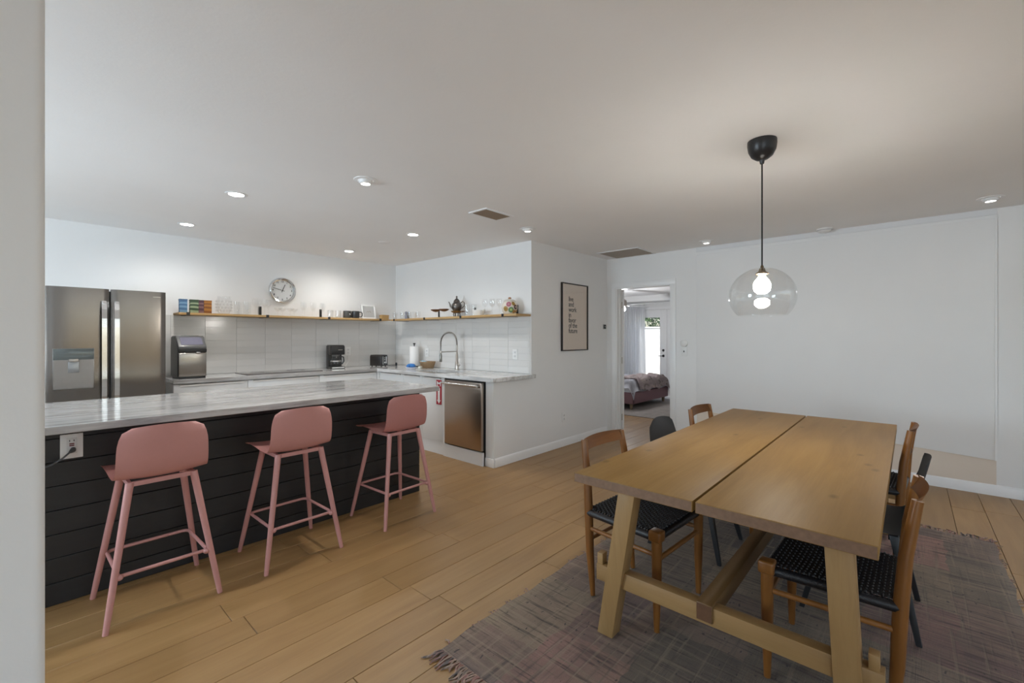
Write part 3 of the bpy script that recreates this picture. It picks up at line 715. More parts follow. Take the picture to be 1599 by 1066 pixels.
for a in ((-.105, .105, 0, .022), (-.105, .105, .188, .21), (-.105, -.083, .022, .188), (.083, .105, .022, .188)): bb.box(a[0], a[1], -.009, .009, a[2], a[3], .002)
obj('frame', bb, TRIM, pf)
obj('picture', B().box(-.084, .084, 0, .004, .021, .189), plain('print_grey', (.46, .46, .455), .5), pf)
obj('sketch', B().tube([(-.03, -.0008, .10), (-.012, -.0008, .118), (.0, -.0008, .102), (.02, -.0008, .122), (.034, -.0008, .095)], .003, 6), plain('sketch_tan', (.36, .30, .24), .6), pf)
tag(obj('wooden_box', B().box(-.055, .055, -.04, .04, 0, .062, .004).box(-.057, .057, -.042, .042, .05, .066, .003), SHELF, None, (3.578, 5.755, ZS)), 'small plain wooden box in the shelf corner', 'box')

# ---- things on the shelf above the sink
glasses(G_TUMB, 'tumbler', 'glass', 'tumblers in the shelf corner', [(3.70+.08*(i % 2), y, ZS) for i, y in enumerate((5.66, 5.57, 5.47, 5.38, 5.29, 5.20))], lambda i: f'clear tumbler, {ordn[i]} from the corner on the shelf above the sink')
tag(obj('glass_stopper', B().lathe([(0, 0), (.02, 0), (.02, .05), (.013, .06), (.016, .075), (.019, .09), (.012, .105), (0, .108)], 16), plain('grey_blue_glass', (.22, .23, .28), .15), None, (3.67, 5.335, ZS)), 'small dark grey bottle among the corner tumblers', 'bottle')
COPP = plain('aged_copper', (.24, .15, .10), .38, .85, .25)
def copper(y, x, lb):
    t = thing('copper_coupe', lb, 'coupe', (x, y, ZS), 0, 'copper coupes on the shelf above the sink')
    obj('bowl', B().lathe([(0, .075), (.03, .079), (.062, .095), (.068, .108), (.066, .108), (.058, .097), (0, .081)], 24), COPP, t)
    obj('stem', B().lathe([(.032, 0), (.032, .003), (.005, .008), (.004, .074), (0, .076)], 14), GLASS, t)
copper(4.70, 3.70, 'copper bowled coupe glass nearer the corner'); copper(4.53, 3.70, 'copper bowled coupe glass standing beside the teapot')
PEW = plain('tarnished_silver', (.15, .135, .125), .3, .9, .35, 40)
tp = thing('silver_teapot', 'ornate tarnished silver teapot on a footed brass tray', 'teapot', (3.73, 4.31, ZS), R(-40))
obj('body', B().lathe([(.0, .075), (.045, .075), (.058, .095), (.066, .13), (.062, .16), (.045, .18), (.04, .185), (.042, .19)], 24), PEW, tp)
ldt = obj('lid', B().lathe([(.042, .19), (.036, .21), (.02, .228), (.008, .236), (.006, .242), (.012, .25), (.008, .262), (0, .272)], 18), PEW, tp)
obj('spout', B().tube([(-.055, .02, .115), (-.078, .03, .135), (-.088, .035, .17), (-.102, .04, .195)], [.014, .011, .008, .006], 10), PEW, tp)
obj('handle', B().tube([(.045, -.02, .175), (.075, -.035, .195), (.096, -.045, .178), (.094, -.044, .14), (.06, -.028, .105)], .006, 8), PEW, tp)
trb = obj('tray', B().lathe([(0, .048), (.045, .05), (.07, .062), (.076, .073), (.06, .0745), (0, .0745)], 26), plain('brass', (.38, .25, .12), .3, .9, .2), tp)
for k in range(4):
    a = k*math.pi/2+.4; obj('tray_foot', B().tube([(.036*math.cos(a), .036*math.sin(a), .054), (.046*math.cos(a), .046*math.sin(a), .03), (.036*math.cos(a), .036*math.sin(a), .002)], [.009, .007, .009], 8), PEW, tp)
obj('tray_handle', B().tube([(.066, -.03, .066), (.11, -.052, .07), (.13, -.062, .06)], [.01, .008, .012], 8), plain('brown_handle', (.12, .055, .03), .5), tp)
glasses(G_HIGH, 'highball_glass', 'glass', 'tall glasses right of the teapot', [(3.76, 4.135, ZS), (3.70, 4.085, ZS), (3.77, 4.03, ZS)], lambda i: f'tall clear highball glass, {ordn[i]} right of the silver teapot')
wb = thing('mixing_bowl', 'white pouring bowl with a side handle on the shelf above the sink', 'bowl', (3.73, 3.905, ZS))
obj('bowl', B().lathe([(0, .004), (.05, .004), (.072, .045), (.078, .068), (.081, .068), (.078, .045), (.055, 0), (0, 0)], 28), plain('white_ceramic', (.78, .78, .76), .2), wb)
obj('bowl_handle', B().tube([(-.01, -.07, .05), (-.015, -.10, .062), (-.02, -.125, .072)], [.008, .007, .009], 8), plain('white_ceramic_handle', (.76, .76, .70), .2), wb)
glasses(G_WINE, 'wine_glass', 'glass', 'wine glasses beside the cookie jar', [(3.70+.07*(i % 2), y, ZS) for i, y in enumerate((3.765, 3.71, 3.65, 3.595))], lambda i: f'clear wine glass, {ordn[i]} from the white bowl towards the cookie jar')
cj = thing('cookie_jar', 'round cream cookie jar painted with coloured flowers at the shelf end', 'cookie jar', (3.725, 3.39, ZS), R(45))
obj('jar', B().lathe([(0, 0), (.06, 0), (.082, .03), (.092, .075), (.086, .115), (.068, .142), (.066, .146), (0, .146)], 32), plain('cream_glaze', (.70, .64, .55), .22), cj)
jl = obj('lid', B().lathe([(.070, .144), (.071, .15), (.055, .165), (.02, .174), (0, .175)], 28), plain('cream_lid', (.66, .63, .57), .22), cj)
obj('lid_knob', B().ball((0, 0, .183), (.02, .02, .014)), plain('tan_knob', (.42, .22, .12), .3), jl)
def flower(az, z, r, c0, c1):
    pr_ = [(.06, 0), (.082, .03), (.092, .075), (.086, .115), (.068, .142)]
    def rad(zz):
        for (ra, za), (rb, zb) in zip(pr_, pr_[1:]):
            if za <= zz <= zb: return ra+(rb-ra)*(zz-za)/(zb-za)
        return .068
    a = R(az); n_ = Vector((math.cos(a), math.sin(a), 0)); tdir = Vector((-math.sin(a), math.cos(a), 0))
    def disc(rr, off, c):
        b = B(); N = 16
        def f(u, v):
            q = rr*u; th = v*2*math.pi; du, dz = q*math.cos(th), q*math.sin(th); zz = z+dz; R0 = rad(zz)+off
            ang = a+du/max(.05, R0); return (R0*math.cos(ang), R0*math.sin(ang), zz)
        b.grid(f, 3, N); return b
    r *= 1.2; o = obj('flower', disc(r, .0012, c0), plain('petal', c0, .35, 0, .35, 120), cj); obj('flower_centre', disc(r*.42, .0024, c1), plain('petal_centre', c1, .35), o)
for az, z, r, c0, c1 in ((178, .048, .026, (.12, .25, .13), (.45, .55, .20)), (160, .11, .024, (.45, .14, .20), (.55, .30, .30)), (198, .117, .018, (.33, .20, .03), (.40, .26, .06)),
        (216, .08, .023, (.08, .02, .03), (.50, .40, .30)), (137, .06, .025, (.36, .22, .05), (.30, .17, .03)), (205, .03, .018, (.40, .22, .07), (.30, .15, .05)), (232, .035, .016, (.36, .2, .05), (.3, .15, .05))):
    flower(az+55-45, z, r, c0, c1)

# ---------------------------------------------------------------- clock
ckk = thing('wall_clock', 'round chrome rimmed wall clock with black hands on the back wall', 'clock', (2.205, YB-.001, 1.936))
obj('case', B().lathe([(.125, 0), (.158, 0), (.163, .012), (.160, .034), (.150, .044), (.140, .040), (.137, .02), (.125, .012)], 48, (0, 0, 0), 'Y'), CHROME, ckk)
obj('dial', B().lathe([(0, .014), (.142, .014), (.142, .002), (0, .002)], 40, (0, 0, 0), 'Y'), plain('dial_white', (.74, .74, .74), .5), ckk)
def text(name, s_, size, parent, loc, rot, mat, align='LEFT', ext=.0006, off=0, space=1.0, track=1.0):
    cu = bpy.data.curves.new(name, 'FONT'); cu.body = s_; cu.size = size; cu.extrude = ext; cu.align_x = align; cu.align_y = 'BOTTOM_BASELINE' if align == 'LEFT' else 'CENTER'; cu.offset = off; cu.space_line = space; cu.resolution_u = 3; cu.space_character = track
    o = bpy.data.objects.new(name, cu); C.objects.link(o); o.parent = parent; o.location = loc; o.rotation_euler = rot; cu.materials.append(mat); me = bpy.data.meshes.new_from_object(o.evaluated_get(bpy.context.evaluated_depsgraph_get())); me.name = name
    bpy.data.objects.remove(o); o = bpy.data.objects.new(name, me); C.objects.link(o); o.parent = parent; o.location = loc; o.rotation_euler = rot; return o
NUM = plain('numeral_black', (.03, .03, .03), .5)
for k in range(1, 13):
    a = R(90-30*k); text('numeral', str(k), .032, ckk, (.112*math.cos(a), -.0148, .112*math.sin(a)), (R(90), 0, 0), NUM, 'CENTER', .0003, .0008)
def hand(a, L, wd):
    d = Vector((math.sin(R(a)), 0, math.cos(R(a)))); obj('hand', B().beam(d*-.025+Vector((0, -.018, 0)), d*L+Vector((0, -.018, 0)), wd, .002, (0, 1, 0)), NUM, ckk)
hand(23, .082, .0085); hand(282+3, .118, .006)
obj('hub', B().lathe([(0, .021), (.007, .021), (.007, .014)], 12, (0, 0, 0), 'Y'), NUM, ckk)
obj('crystal', B().lathe([(.139, .036), (0, .037)], 40, (0, 0, 0), 'Y'), PANE, ckk)

# ---------------------------------------------------------------- framed print, thermostat, switch
fp = thing('framed_print', 'tall framed print with black lettering on beige paper', 'framed print', (4.728, YP-.001, 1.601))
hw, hh = .292, .4235; bb = B()
for a in ((-hw, hw, -hh, -hh+.012), (-hw, hw, hh-.012, hh), (-hw, -hw+.012, -hh+.012, hh-.012), (hw-.012, hw, -hh+.012, hh-.012)): bb.box(a[0], a[1], -.028, 0, a[2], a[3], .001)
obj('frame', bb, plain('dark_frame', (.028, .022, .02), .45), fp)
obj('sheet', B().box(-hw+.012, hw-.012, -.012, -.004, -hh+.012, hh-.012), plain('beige_paper', (.74, .625, .54), .7, 0, .02), fp)
INK = plain('ink', (.028, .024, .022), .6)
for i, s_ in enumerate(('live', 'and', 'work', 'in', 'favor', 'of the', 'future')):
    o = text('lettering', s_, .086, fp, (-.142, -.0128, .199-.0665*i), (R(90), 0, 0), INK, 'LEFT', .0003, .0012, track=.94)
obj('glazing', B().box(-hw+.012, hw-.012, -.019, -.0175, -hh+.012, hh-.012), PANE, fp)
th = thing('thermostat', 'small dark thermostat by the corner right of the framed print', 'thermostat', (5.475, YP-.001, 1.494))
obj('backplate', B().box(-.036, .036, -.006, 0, -.034, .034, .003), plain('thermo_grey', (.45, .45, .45), .4), th)
obj('screen', B().box(-.030, .030, -.016, -.006, -.028, .028, .005), plain('thermo_black', (.05, .055, .06), .2), th)
obj('readout', B().box(-.012, .012, -.0168, -.0158, -.010, .010), plain('thermo_readout', (.22, .24, .25), .3), th)
sw = thing('wall_switch', 'white switch plate with a dark toggle right of the doorway', 'switch', (XE-.001, 2.098, 1.168), -math.pi/2)
obj('plate', B().box(-.036, .036, -.006, 0, -.06, .06, .002), WPL, sw)
obj('toggle', B().box(-.006, .006, -.016, -.005, -.008, .012, .002), plain('toggle_dark', (.10, .10, .09), .4), sw)
tag(obj('wall_sensor', B().lathe([(0, .03), (.03, .028), (.045, .018), (.048, 0), (0, 0)], 22, (XE-.001, 2.10, 1.272), 'X'), WPL), 'round white wall sensor just above the light switch', 'sensor')

# ---------------------------------------------------------------- ceiling fittings
def downlight(x, y, label, watts=None):
    t = thing('ceiling_light', label, 'ceiling light', (x, y, H), 0, 'recessed ceiling lights')
    obj('trim_ring', B().lathe([(.05, -.001), (.054, -.006), (.072, -.004), (.074, -.0005), (.05, -.0005)], 28), TRIM, t)
    obj('lens', B().lathe([(0, -.0035), (.051, -.0030), (.051, -.0015)], 24), LED, t)
    lamp('downlight_bulb', 'SPOT', (0, 0, -.012), (0, 0, 0), watts or SPOT_W, (1, .975, .94), t, spot_size=R(160), spot_blend=1.0, shadow_soft_size=.05)
downlight(1.103, 3.838, 'round recessed ceiling light over the left part of the island')
downlight(1.077, 5.219, 'round recessed ceiling light in front of the refrigerator end of the back wall')
downlight(2.799, 5.318, 'round recessed ceiling light near the corner over the coffee maker')
downlight(2.802, 3.946, 'round recessed ceiling light over the right end of the island')
def eyeball(x, y, label, az, watts):
    t = thing('eyeball_light', label, 'ceiling light', (x, y, H), R(az), 'swivel eyeball ceiling lights')
    obj('trim_ring', B().lathe([(.052, -.001), (.056, -.008), (.078, -.005), (.080, -.0005), (.052, -.0005)], 28), TRIM, t)
    obj('eyeball', B().lathe([(.05, -.002), (.048, -.016), (.04, -.028), (.032, -.030), (.028, -.018)], 24), WPL, t)
    obj('lamp_face', B().lathe([(0, -.026), (.030, -.024), (.031, -.018)], 20), LEDS, t)
    lamp('eyeball_bulb', 'SPOT', (0, 0, -.04), (0, R(-32), 0), watts, (1, .96, .90), t, spot_size=R(85), spot_blend=.8, shadow_soft_size=.03)
eyeball(1.608, 2.822, 'white eyeball ceiling light in front of the island', 180, 38)
eyeball(3.429, 2.874, 'white eyeball ceiling light near the corner of the poster wall', 180, 24)
eyeball(5.226, 1.724, 'small eyeball ceiling light close to the bedroom wall', 180, 6)
eyeball(5.10, -.472, 'eyeball ceiling light at the right end of the panelled wall', 180, 38)
vt = thing('air_register', 'small slotted brown air vent in the ceiling near the kitchen', 'vent', (2.805, 2.77, H))
obj('frame', B().box(-.175, .175, -.115, -.085, -.008, 0, .002).box(-.175, .175, .085, .115, -.008, 0, .002).box(-.175, -.15, -.085, .085, -.008, 0, .002).box(.15, .175, -.085, .085, -.008, 0, .002), TRIM, vt)
obj('throat', B().box(-.15, .15, -.085, .085, -.0015, -.0005), plain('vent_dark', (.07, .05, .035), .8), vt)
for i in range(9): obj('slat', B().beam((-.15, -.078+.0195*i, -.006), (.15, -.078+.0195*i, -.006), .013, .0015, (0, .6, .8)), plain('vent_slat', (.34, .27, .21), .5), vt)
rg = thing('return_grille', 'wide tan return air grille in the ceiling before the bedroom doorway', 'vent', (5.28, 2.75, H))
obj('frame', B().box(-.26, .26, -.29, -.265, -.008, 0, .002).box(-.26, .26, .265, .29, -.008, 0, .002).box(-.26, -.235, -.265, .265, -.008, 0, .002).box(.235, .26, -.265, .265, -.008, 0, .002), TRIM, rg)
obj('throat', B().box(-.235, .235, -.265, .265, -.0015, -.0005), plain('grille_dark', (.25, .2, .16), .8), rg)
for i in range(24): obj('louver', B().beam((-.235+.0098+.0196*i, -.265, -.0055), (-.235+.0098+.0196*i, .265, -.0055), .015, .0015, (-.5, 0, .86)), plain('grille_slat', (.60, .52, .44), .5), rg)
tag(obj('ceiling_cover', B().lathe([(0, -.006), (.06, -.006), (.068, 0), (0, 0)], 28, (2.806, 4.513, H)), CEIL), 'flat round ceiling cover plate between the two right kitchen lights', 'cover plate')
sd = thing('smoke_detector', 'white round smoke detector at the ceiling edge above the panel', 'smoke detector', (5.44, .643, H))
obj('housing', B().lathe([(0, -.034), (.045, -.034), (.06, -.022), (.064, -.006), (.07, -.004), (.07, 0), (0, 0)], 28), WPL, sd)
obj('vent_ring', B().lathe([(.0605, -.022), (.0625, -.02), (.064, -.012), (.0625, -.012)], 28), plain('detector_grey', (.5, .5, .5), .5), sd)

# pendant lamp
pd = thing('pendant_lamp', 'black corded pendant lamp with clear glass globe over the dining table', 'pendant lamp', (2.77, .614, H))
obj('canopy', B().lathe([(.073, 0), (.074, -.02), (.069, -.055), (.054, -.085), (.032, -.102), (.014, -.108), (.010, -.128), (.0, -.13)], 32), BLACK, pd)
obj('cord', B().tube([(0, 0, -.125), (0, 0, -.705)], .0042, 8), BLACK, pd)
so = obj('socket', B().lathe([(0, -.695), (.006, -.695), (.010, -.71), (.014, -.712), (.018, -.728), (.032, -.738), (.034, -.744), (.022, -.75), (.018, -.757), (0, -.757)], 22), plain('bronze_socket', (.12, .085, .05), .35, .8), pd)
cg = -.866
gp = [(.168*math.sin(R(a)), cg+.158*math.cos(R(a))) for a in range(13, 139, 6)]
obj('glass_shade', B().lathe(gp, 48), SHADE, pd, sharp=80)
obj('shade_rim', B().lathe([(gp[-1][0]-.001, gp[-1][1]-.002), (gp[-1][0]+.001, gp[-1][1]-.002), (gp[-1][0]+.001, gp[-1][1]+.001), (gp[-1][0]-.001, gp[-1][1]+.001)], 48), GLASS, pd)
obj('bulb', B().lathe([(0, -.750), (.014, -.752), (.02, -.762), (.036, -.782), (.0445, -.806), (.039, -.836), (.022, -.852), (0, -.856)], 24), BULB, pd)

# ---------------------------------------------------------------- rug with fringe
rug = thing('rag_rug', 'worn purple grey woven rag rug with fringed ends under the dining table', 'rug', (2.73, .5475, 0))
RX, RY = 1.52, .9575
def rf(u, v):
    x = -RX+2*RX*u; y = -RY+2*RY*v
    ed = .006*math.sin(x*9)+.004*math.sin(x*23+1); edx = .006*math.sin(y*8)+.004*math.sin(y*27)
    yy = y+ed*(2*v-1); xx = x+edx*(2*u-1)
    return (xx, yy, .0085+.0008*math.sin(x*5)*math.sin(y*7))
def skirt(i, n): return 0 if i <= 1 else 1 if i >= n-1 else (i-1)/(n-2)
def rug_pt(u, v):
    i, j = round(u*62), round(v*42); p = rf(skirt(i, 62), skirt(j, 42))
    sx = -1 if i == 0 else 1 if i == 62 else 0; sy = -1 if j == 0 else 1 if j == 42 else 0
    return (p[0]+.003*sx, p[1]+.003*sy, .0012 if sx or sy else p[2])
obj('weave', B().grid(rug_pt, 62, 42), RUG, rug, sharp=180)
def fringe(x, sgn, step, seed):
    random.seed(seed); bb = B(); y = -RY+.01
    while y < RY-.01:
        L = .045+random.random()*.05; a = (random.random()-.5)*1.2; c = (random.random()-.5)*.03
        p = [(x, y, .006), (x+sgn*L*.4, y+a*L*.3, .010), (x+sgn*L*.75, y+a*L*.6+c, .006), (x+sgn*L, y+a*L+c, .004)]
        bb.tube(p, [.0045, .005, .004, .002], 5); y += step*(.6+.8*random.random())
    return bb
fm = M('fringe_yarn').bsdf((.3, .22, .18), .95); fm.col(fm.ramp(fm.noise(fm.co((3, 45, 1)), 1, 2), [(.35, (.10, .085, .085)), (.47, (.36, .27, .21)), (.55, (.30, .15, .13)), (.65, (.16, .14, .13))])); fm = fm.m
obj('fringe', fringe(-RX, -1, .0085, 3), fm, rug, kind='stuff'); obj('fringe', fringe(RX, 1, .0085, 4), fm, rug, kind='stuff')
bb = B(); random.seed(9)
for sgn in (-1, 1):
    for k in range(60):
        x = -RX+.02+random.random()*(2*RX-.04); L = .012+random.random()*.022
        bb.tube([(x, sgn*(RY-.006), .006), (x+.01, sgn*(RY+L*.5), .007), (x+.015*random.random(), sgn*(RY+L), .004)], [.0035, .003, .0015], 5)
obj('edge_threads', bb, fm, rug, kind='stuff')
ZR = .0105

# ---------------------------------------------------------------- dining table
tb = thing('dining_table', 'large light oak trestle dining table with a split plank top', 'table', (0, 0, 0))
ZT1, ZT0 = .737, .694
TX0, TX1 = 1.678, 4.10
obj('top_board', B().box(-1.211, 1.211, -.2635, .2635, -.0215, .0215, .003), TABLE, tb, (2.889, .868, .7155))
obj('top_board', B().box(-1.211, 1.211, -.2635, .2635, -.0215, .0215, .003), TABLE, tb, (2.889, .331, .7155))
for y in (.868, .331): 
    for x in (TX0-.0006, TX1+.0006): obj('end_grain', B().box(x-.0004, x+.0004, y-.2605, y+.2605, ZT0+.003, ZT1-.003), ENDG, tb)
obj('batten', B().box(1.80, 1.88, .12, 1.08, ZT0-.03, ZT0-.0005, .002), OAKY, tb)
obj('batten', B().box(3.90, 3.98, .12, 1.08, ZT0-.03, ZT0-.0005, .002), OAKY, tb)
# trestle legs splay outwards; the cross stretchers pass through them and end in pegged tenons
for xt, xf in ((1.735, 1.79), (4.02, 3.965)):
    for yt, yf in ((.885, 1.02), (.165, .135)):
        obj('leg', B().post((xf, yf, ZR), (xt, yt, ZT0-.0005), .072, .074, bev=.002), OAKZ, tb)
    xm = 1.777 if xt < 3 else 3.978
    obj('stretcher', B().box(-.026, .026, -.502, .502, -.0355, .0355, .002), OAKY, tb, (xm, .558, .287))
    obj('peg', B().box(-.02, .02, -.014, .014, -.02, .03, .002), OAKY, tb, (xm, .082, .340)); obj('peg', B().box(-.02, .02, -.014, .014, -.02, .03, .002), OAKY, tb, (xm, 1.045, .340))
obj('center_beam', B().box(-1.135, 1.135, -.030, .030, -.034, .034, .003), OAKX_SHADED, tb, (2.877, .583, .299))
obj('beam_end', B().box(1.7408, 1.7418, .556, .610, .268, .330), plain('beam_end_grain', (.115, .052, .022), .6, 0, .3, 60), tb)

# ---------------------------------------------------------------- wooden chairs with woven seats
def wood_chair():
    t = thing('wooden_chair', '', 'chair', (0, 0, 0), 0, 'teak chairs with woven black seats')
    for s in (-1, 1):
        obj('leg', B().lathe([(0, 0), (.0125, 0), (.021, .22), (.0235, .40), (.0235, .415), (0, .415)], 16, (s*.222, .20, 0)), TEAK, t, label='round tapered front leg')
        obj('leg_cap', B().box(s*.222-.029, s*.222+.029, .171, .229, .412, .462, .009, 3), TEAK, t)
        pts = [(s*.196, -.170, .0015), (s*.197, -.187, .22), (s*.197, -.195, .42), (s*.190, -.208, .60), (s*.178, -.238, .792)]
        obj('leg', B().tube(pts, [.0125, .0205, .0225, .0205, .0165], 14), TEAK, t, label='rear leg rising into the back post')
        obj('stretcher', B().tube([(s*.200, -.188, .345), (s*.222, .20, .345)], .011, 10), TEAKX, t)
    obj('stretcher', B().tube([(-.222, .20, .325), (.222, .20, .325)], .012, 10), TEAKX, t)
    obj('stretcher', B().tube([(-.197, -.185, .29), (.197, -.185, .29)], .011, 10), TEAKX, t)
    def rail(z, hgt, th, hw, y0, bow):
        def f(u, v):
            q = 2*u-1; x = q*hw; return (x, y0-bow*(1-q*q)-.03*(v-.5)*hgt/.07, z+(v-.5)*hgt*(1-.12*q*q))
        return B().grid(f, 16, 3, th)
    obj('top_rail', rail(.770, .060, .020, .182, -.224, .030), TEAKX, t)
    obj('lower_rail', rail(.622, .036, .016, .192, -.204, .026), TEAKX, t)
    # woven seat: round cord-wrapped rails and interlaced strands, dished in the middle
    bb = B()
    c = [(-.20, -.195), (.20, -.195), (.224, .20), (-.224, .20)]
    for i in range(4):
        p, q = c[i], c[(i+1) % 4]; bb.tube([(p[0], p[1], .425), (q[0], q[1], .425)], .019, 10)
    NX, NY, SEG = 30, 26, 26
    def pos(u, v):
        hw_ = .20+.024*v; return Vector(((2*u-1)*hw_, -.195+.395*v, .446-.016*math.sin(math.pi*u)*math.sin(math.pi*v)))
    for i in range(1, NX):
        pts = []
        for k in range(SEG+1):
            p = pos(i/NX, k/SEG); p.z += .0022*(1 if (k+i) % 2 else -1); pts.append(p)
        bb.tube(pts, .0042, 4)
    for j in range(1, NY):
        pts = []
        for k in range(NX+1):
            p = pos(k/NX, j/NY); p.z += .0022*(-1 if (j+k) % 2 else 1); pts.append(p)
        bb.tube(pts, .0042, 4)
    obj('woven_seat', bb, CORD, t)
    return t
wc = wood_chair()
wc.location = (2.17, 1.04, ZR); wc.rotation_euler = (0, 0, R(180-4)); wc['label'] = 'teak chair with woven black seat at the near left corner of the table'
dup(wc, 'teak chair far along the left table side, only its back rail showing', (3.56, .99, ZR), R(180-3))
dup(wc, 'teak chair with woven black seat at the near right corner of the table', (2.19, .215, ZR), R(-1))
dup(wc, 'teak chair far along the right table side beyond the black chair', (3.66, .225, ZR), R(-3))

# shell chairs and stools: one lofted shell, thin, rounded outline
def shell(prof, width, curl, n=26, m_=18, thick=.007, side=None):
    """prof(s)->(y,z); width(s)->half width; curl(s)->(edge forward y, edge up z)"""
    def f(u, v):
        q = 2*v-1; y, z = prof(u); wv = width(u); cy, cz = curl(u)
        return (q*wv, y+cy*q*q, z+cz*q*q)
    return B().grid(f, n, m_, thick)
def cat(ps, s):
    """Catmull-Rom through ps at s in 0..1"""
    n = len(ps)-1; x = min(s*n, n-1e-6); i = int(x); tt = x-i
    P = [ps[max(i-1, 0)], ps[i], ps[i+1], ps[min(i+2, n)]]
    return tuple(.5*((2*P[1][k])+(-P[0][k]+P[2][k])*tt+(2*P[0][k]-5*P[1][k]+4*P[2][k]-P[3][k])*tt*tt+(-P[0][k]+3*P[1][k]-3*P[2][k]+P[3][k])*tt**3) for k in range(len(ps[0])))
def roundw(s, w0, w1, r, top=.42):
    """half width from front (w0) to back top (w1) with corners rounded over r of the length at both ends"""
    wv = w0+(w1-w0)*s
    e0, e1 = max(0, 1-s/r*1.3), max(0, 1-(1-s)/r)
    return wv*(1-.30*e0**2.2)*(1-top*(1-math.sqrt(max(0, 1-e1**2))))

def make_stool():
    t = thing('bar_stool', '', 'stool', (0, 0, 0), 0, 'dusty pink bar stools at the island')
    P = [(.215, .655), (.19, .672), (.12, .664), (.02, .652), (-.09, .650), (-.150, .672), (-.182, .74), (-.196, .83), (-.204, .925)]
    W = lambda s: roundw(s, .200, .180, .15, .30)
    CU = lambda s: (0.03*max(0, (s-.5)*2)+.0, .026*max(0, 1-abs(s-.35)*2.2)-.010*max(0, (s-.8)/.2))
    obj('seat_shell', shell(lambda s: cat(P, s), W, CU), PINK, t, sharp=60)
    tops = {}
    for sx in (-1, 1):
        for sy in (-1, 1):
            a = Vector((sx*.128, sy*.115-.015, .648)); b = Vector((sx*.225, sy*.215, 0))
            obj('leg', B().tube([b, b.lerp(a, .15), a], [.0115, .0135, .0175], 14), PINKM, t)
    obj('seat_frame', B().beam((-.128, -.13, .640), (.128, -.13, .640), .014, .022, (0, 0, 1)).beam((-.128, .10, .640), (.128, .10, .640), .014, .022, (0, 0, 1)).beam((-.128, -.13, .640), (-.128, .10, .640), .014, .022, (0, 0, 1)).beam((.128, -.13, .640), (.128, .10, .640), .014, .022, (0, 0, 1)), PINKM, t)
    z = .235; k = z/.648
    fx, ry, fy = .225-.097*k, -.215+.085*k, .215-.115*k
    ring = []
    x0 = fx-.014; y0 = ry+.014; y1 = fy+.014; rr = .035
    for cx, cy, a0 in ((x0-rr, y1-rr, 0), (-x0+rr, y1-rr, 90)):
        for a in range(0, 91, 15): ring.append((cx+rr*math.cos(R(a0+a)), cy+rr*math.sin(R(a0+a)), z))
    ring = [(x0, y0, z)]+ring+[(-x0, y0, z)]
    obj('footrest', B().tube(ring, .0085, 10).tube([(-x0-.0, y0-.004, z-.004), (x0+.0, y0-.004, z-.004)], .0085, 10), PINKM, t)
    for s in (-1, 1): obj('end_cap', B().ball((s*(x0-.004), y0-.012, z-.006), .0145, 12), PINKM, t)
    return t
st = make_stool()
st.location = (.475, 2.922, 0); st['label'] = 'dusty pink bar stool nearest the island outlet'; st.rotation_euler = (0, 0, R(1))
dup(st, 'dusty pink bar stool in the middle of the three at the island', (1.148, 2.925, 0), R(1))
dup(st, 'dusty pink bar stool nearest the dishwasher at the island end', (1.905, 2.935, 0), R(3))

def make_black_chair():
    t = thing('shell_chair', '', 'chair', (0, 0, 0), 0, 'charcoal shell chairs at the dining table')
    P = [(.215, .425), (.19, .447), (.10, .444), (.0, .430), (-.11, .428), (-.175, .455), (-.205, .55), (-.232, .67), (-.260, .785)]
    W = lambda s: roundw(s, .230, .222, .22, .36)
    CU = lambda s: (.022*max(0, (s-.5)*2), .035*max(0, 1-abs(s-.4)*2.0)+(-.015 if s > .85 else 0))
    obj('seat_shell', shell(lambda s: cat(P, s), W, CU, thick=.009), CHAR, t, sharp=60)
    for sx in (-1, 1):
        for sy in (-1, 1):
            a = Vector((sx*.145, sy*.12-.01, .432)); b = Vector((sx*.225, sy*.215, 0))
            obj('leg', B().post(b, a, .024, .022, .044, .034, bev=.003), CHARW, t)
    obj('seat_frame', B().box(-.15, .15, -.14, -.11, .405, .425).box(-.15, .15, .09, .12, .405, .425).box(-.03, .03, -.12, .10, .405, .425), CHARW, t)
    return t
bc = make_black_chair()
bc.location = (2.965, 1.045, ZR); bc.rotation_euler = (0, 0, R(180)); bc['label'] = 'charcoal plastic shell chair on the doorway side of the table'
dup(bc, 'charcoal plastic shell chair between the two teak chairs on the panel side', (2.83, .185, ZR), 0)

# ---------------------------------------------------------------- bedroom beyond the doorway
HB = 2.30; XB0, XB1 = XE+.12, 10.1
struct('wall_bedroom_south', B().box(XB0, XB1, 1.48, 1.6, 0, HB), WALL)
struct('wall_bedroom_north', B().box(XB0, 7.4, 6.6, 6.72, 0, HB).box(9.0, XB1, 6.6, 6.72, 0, HB).box(7.4, 9.0, 6.6, 6.72, 0, .7).box(7.4, 9.0, 6.6, 6.72, 1.9, HB), WALL)
w4 = bpy.data.objects.new('window_4', None); C.objects.link(w4); w4['kind'] = 'structure'  # unseen window added so that fill light reaches the dark bedroom
gb = B()
for a in ((7.4, 9.0, .7, .75), (7.4, 9.0, 1.85, 1.9), (7.4, 7.45, .75, 1.85), (8.95, 9.0, .75, 1.85), (8.175, 8.225, .75, 1.85)): gb.box(a[0], a[1], 6.63, 6.69, a[2], a[3])
obj('window_frame', gb, TRIM, w4)
for a, b in ((7.45, 8.175), (8.225, 8.95)): obj('pane', B().box(a, b, 6.656, 6.662, .75, 1.85), PANE, w4)
OY0, OY1, OZ = 3.44, 5.08, 2.004
struct('wall_bedroom_east', B().box(XB1, XB1+.14, 1.48, OY0, 0, HB).box(XB1, XB1+.14, OY1, 6.72, 0, HB).box(XB1, XB1+.14, OY0, OY1, OZ, HB), WALL)
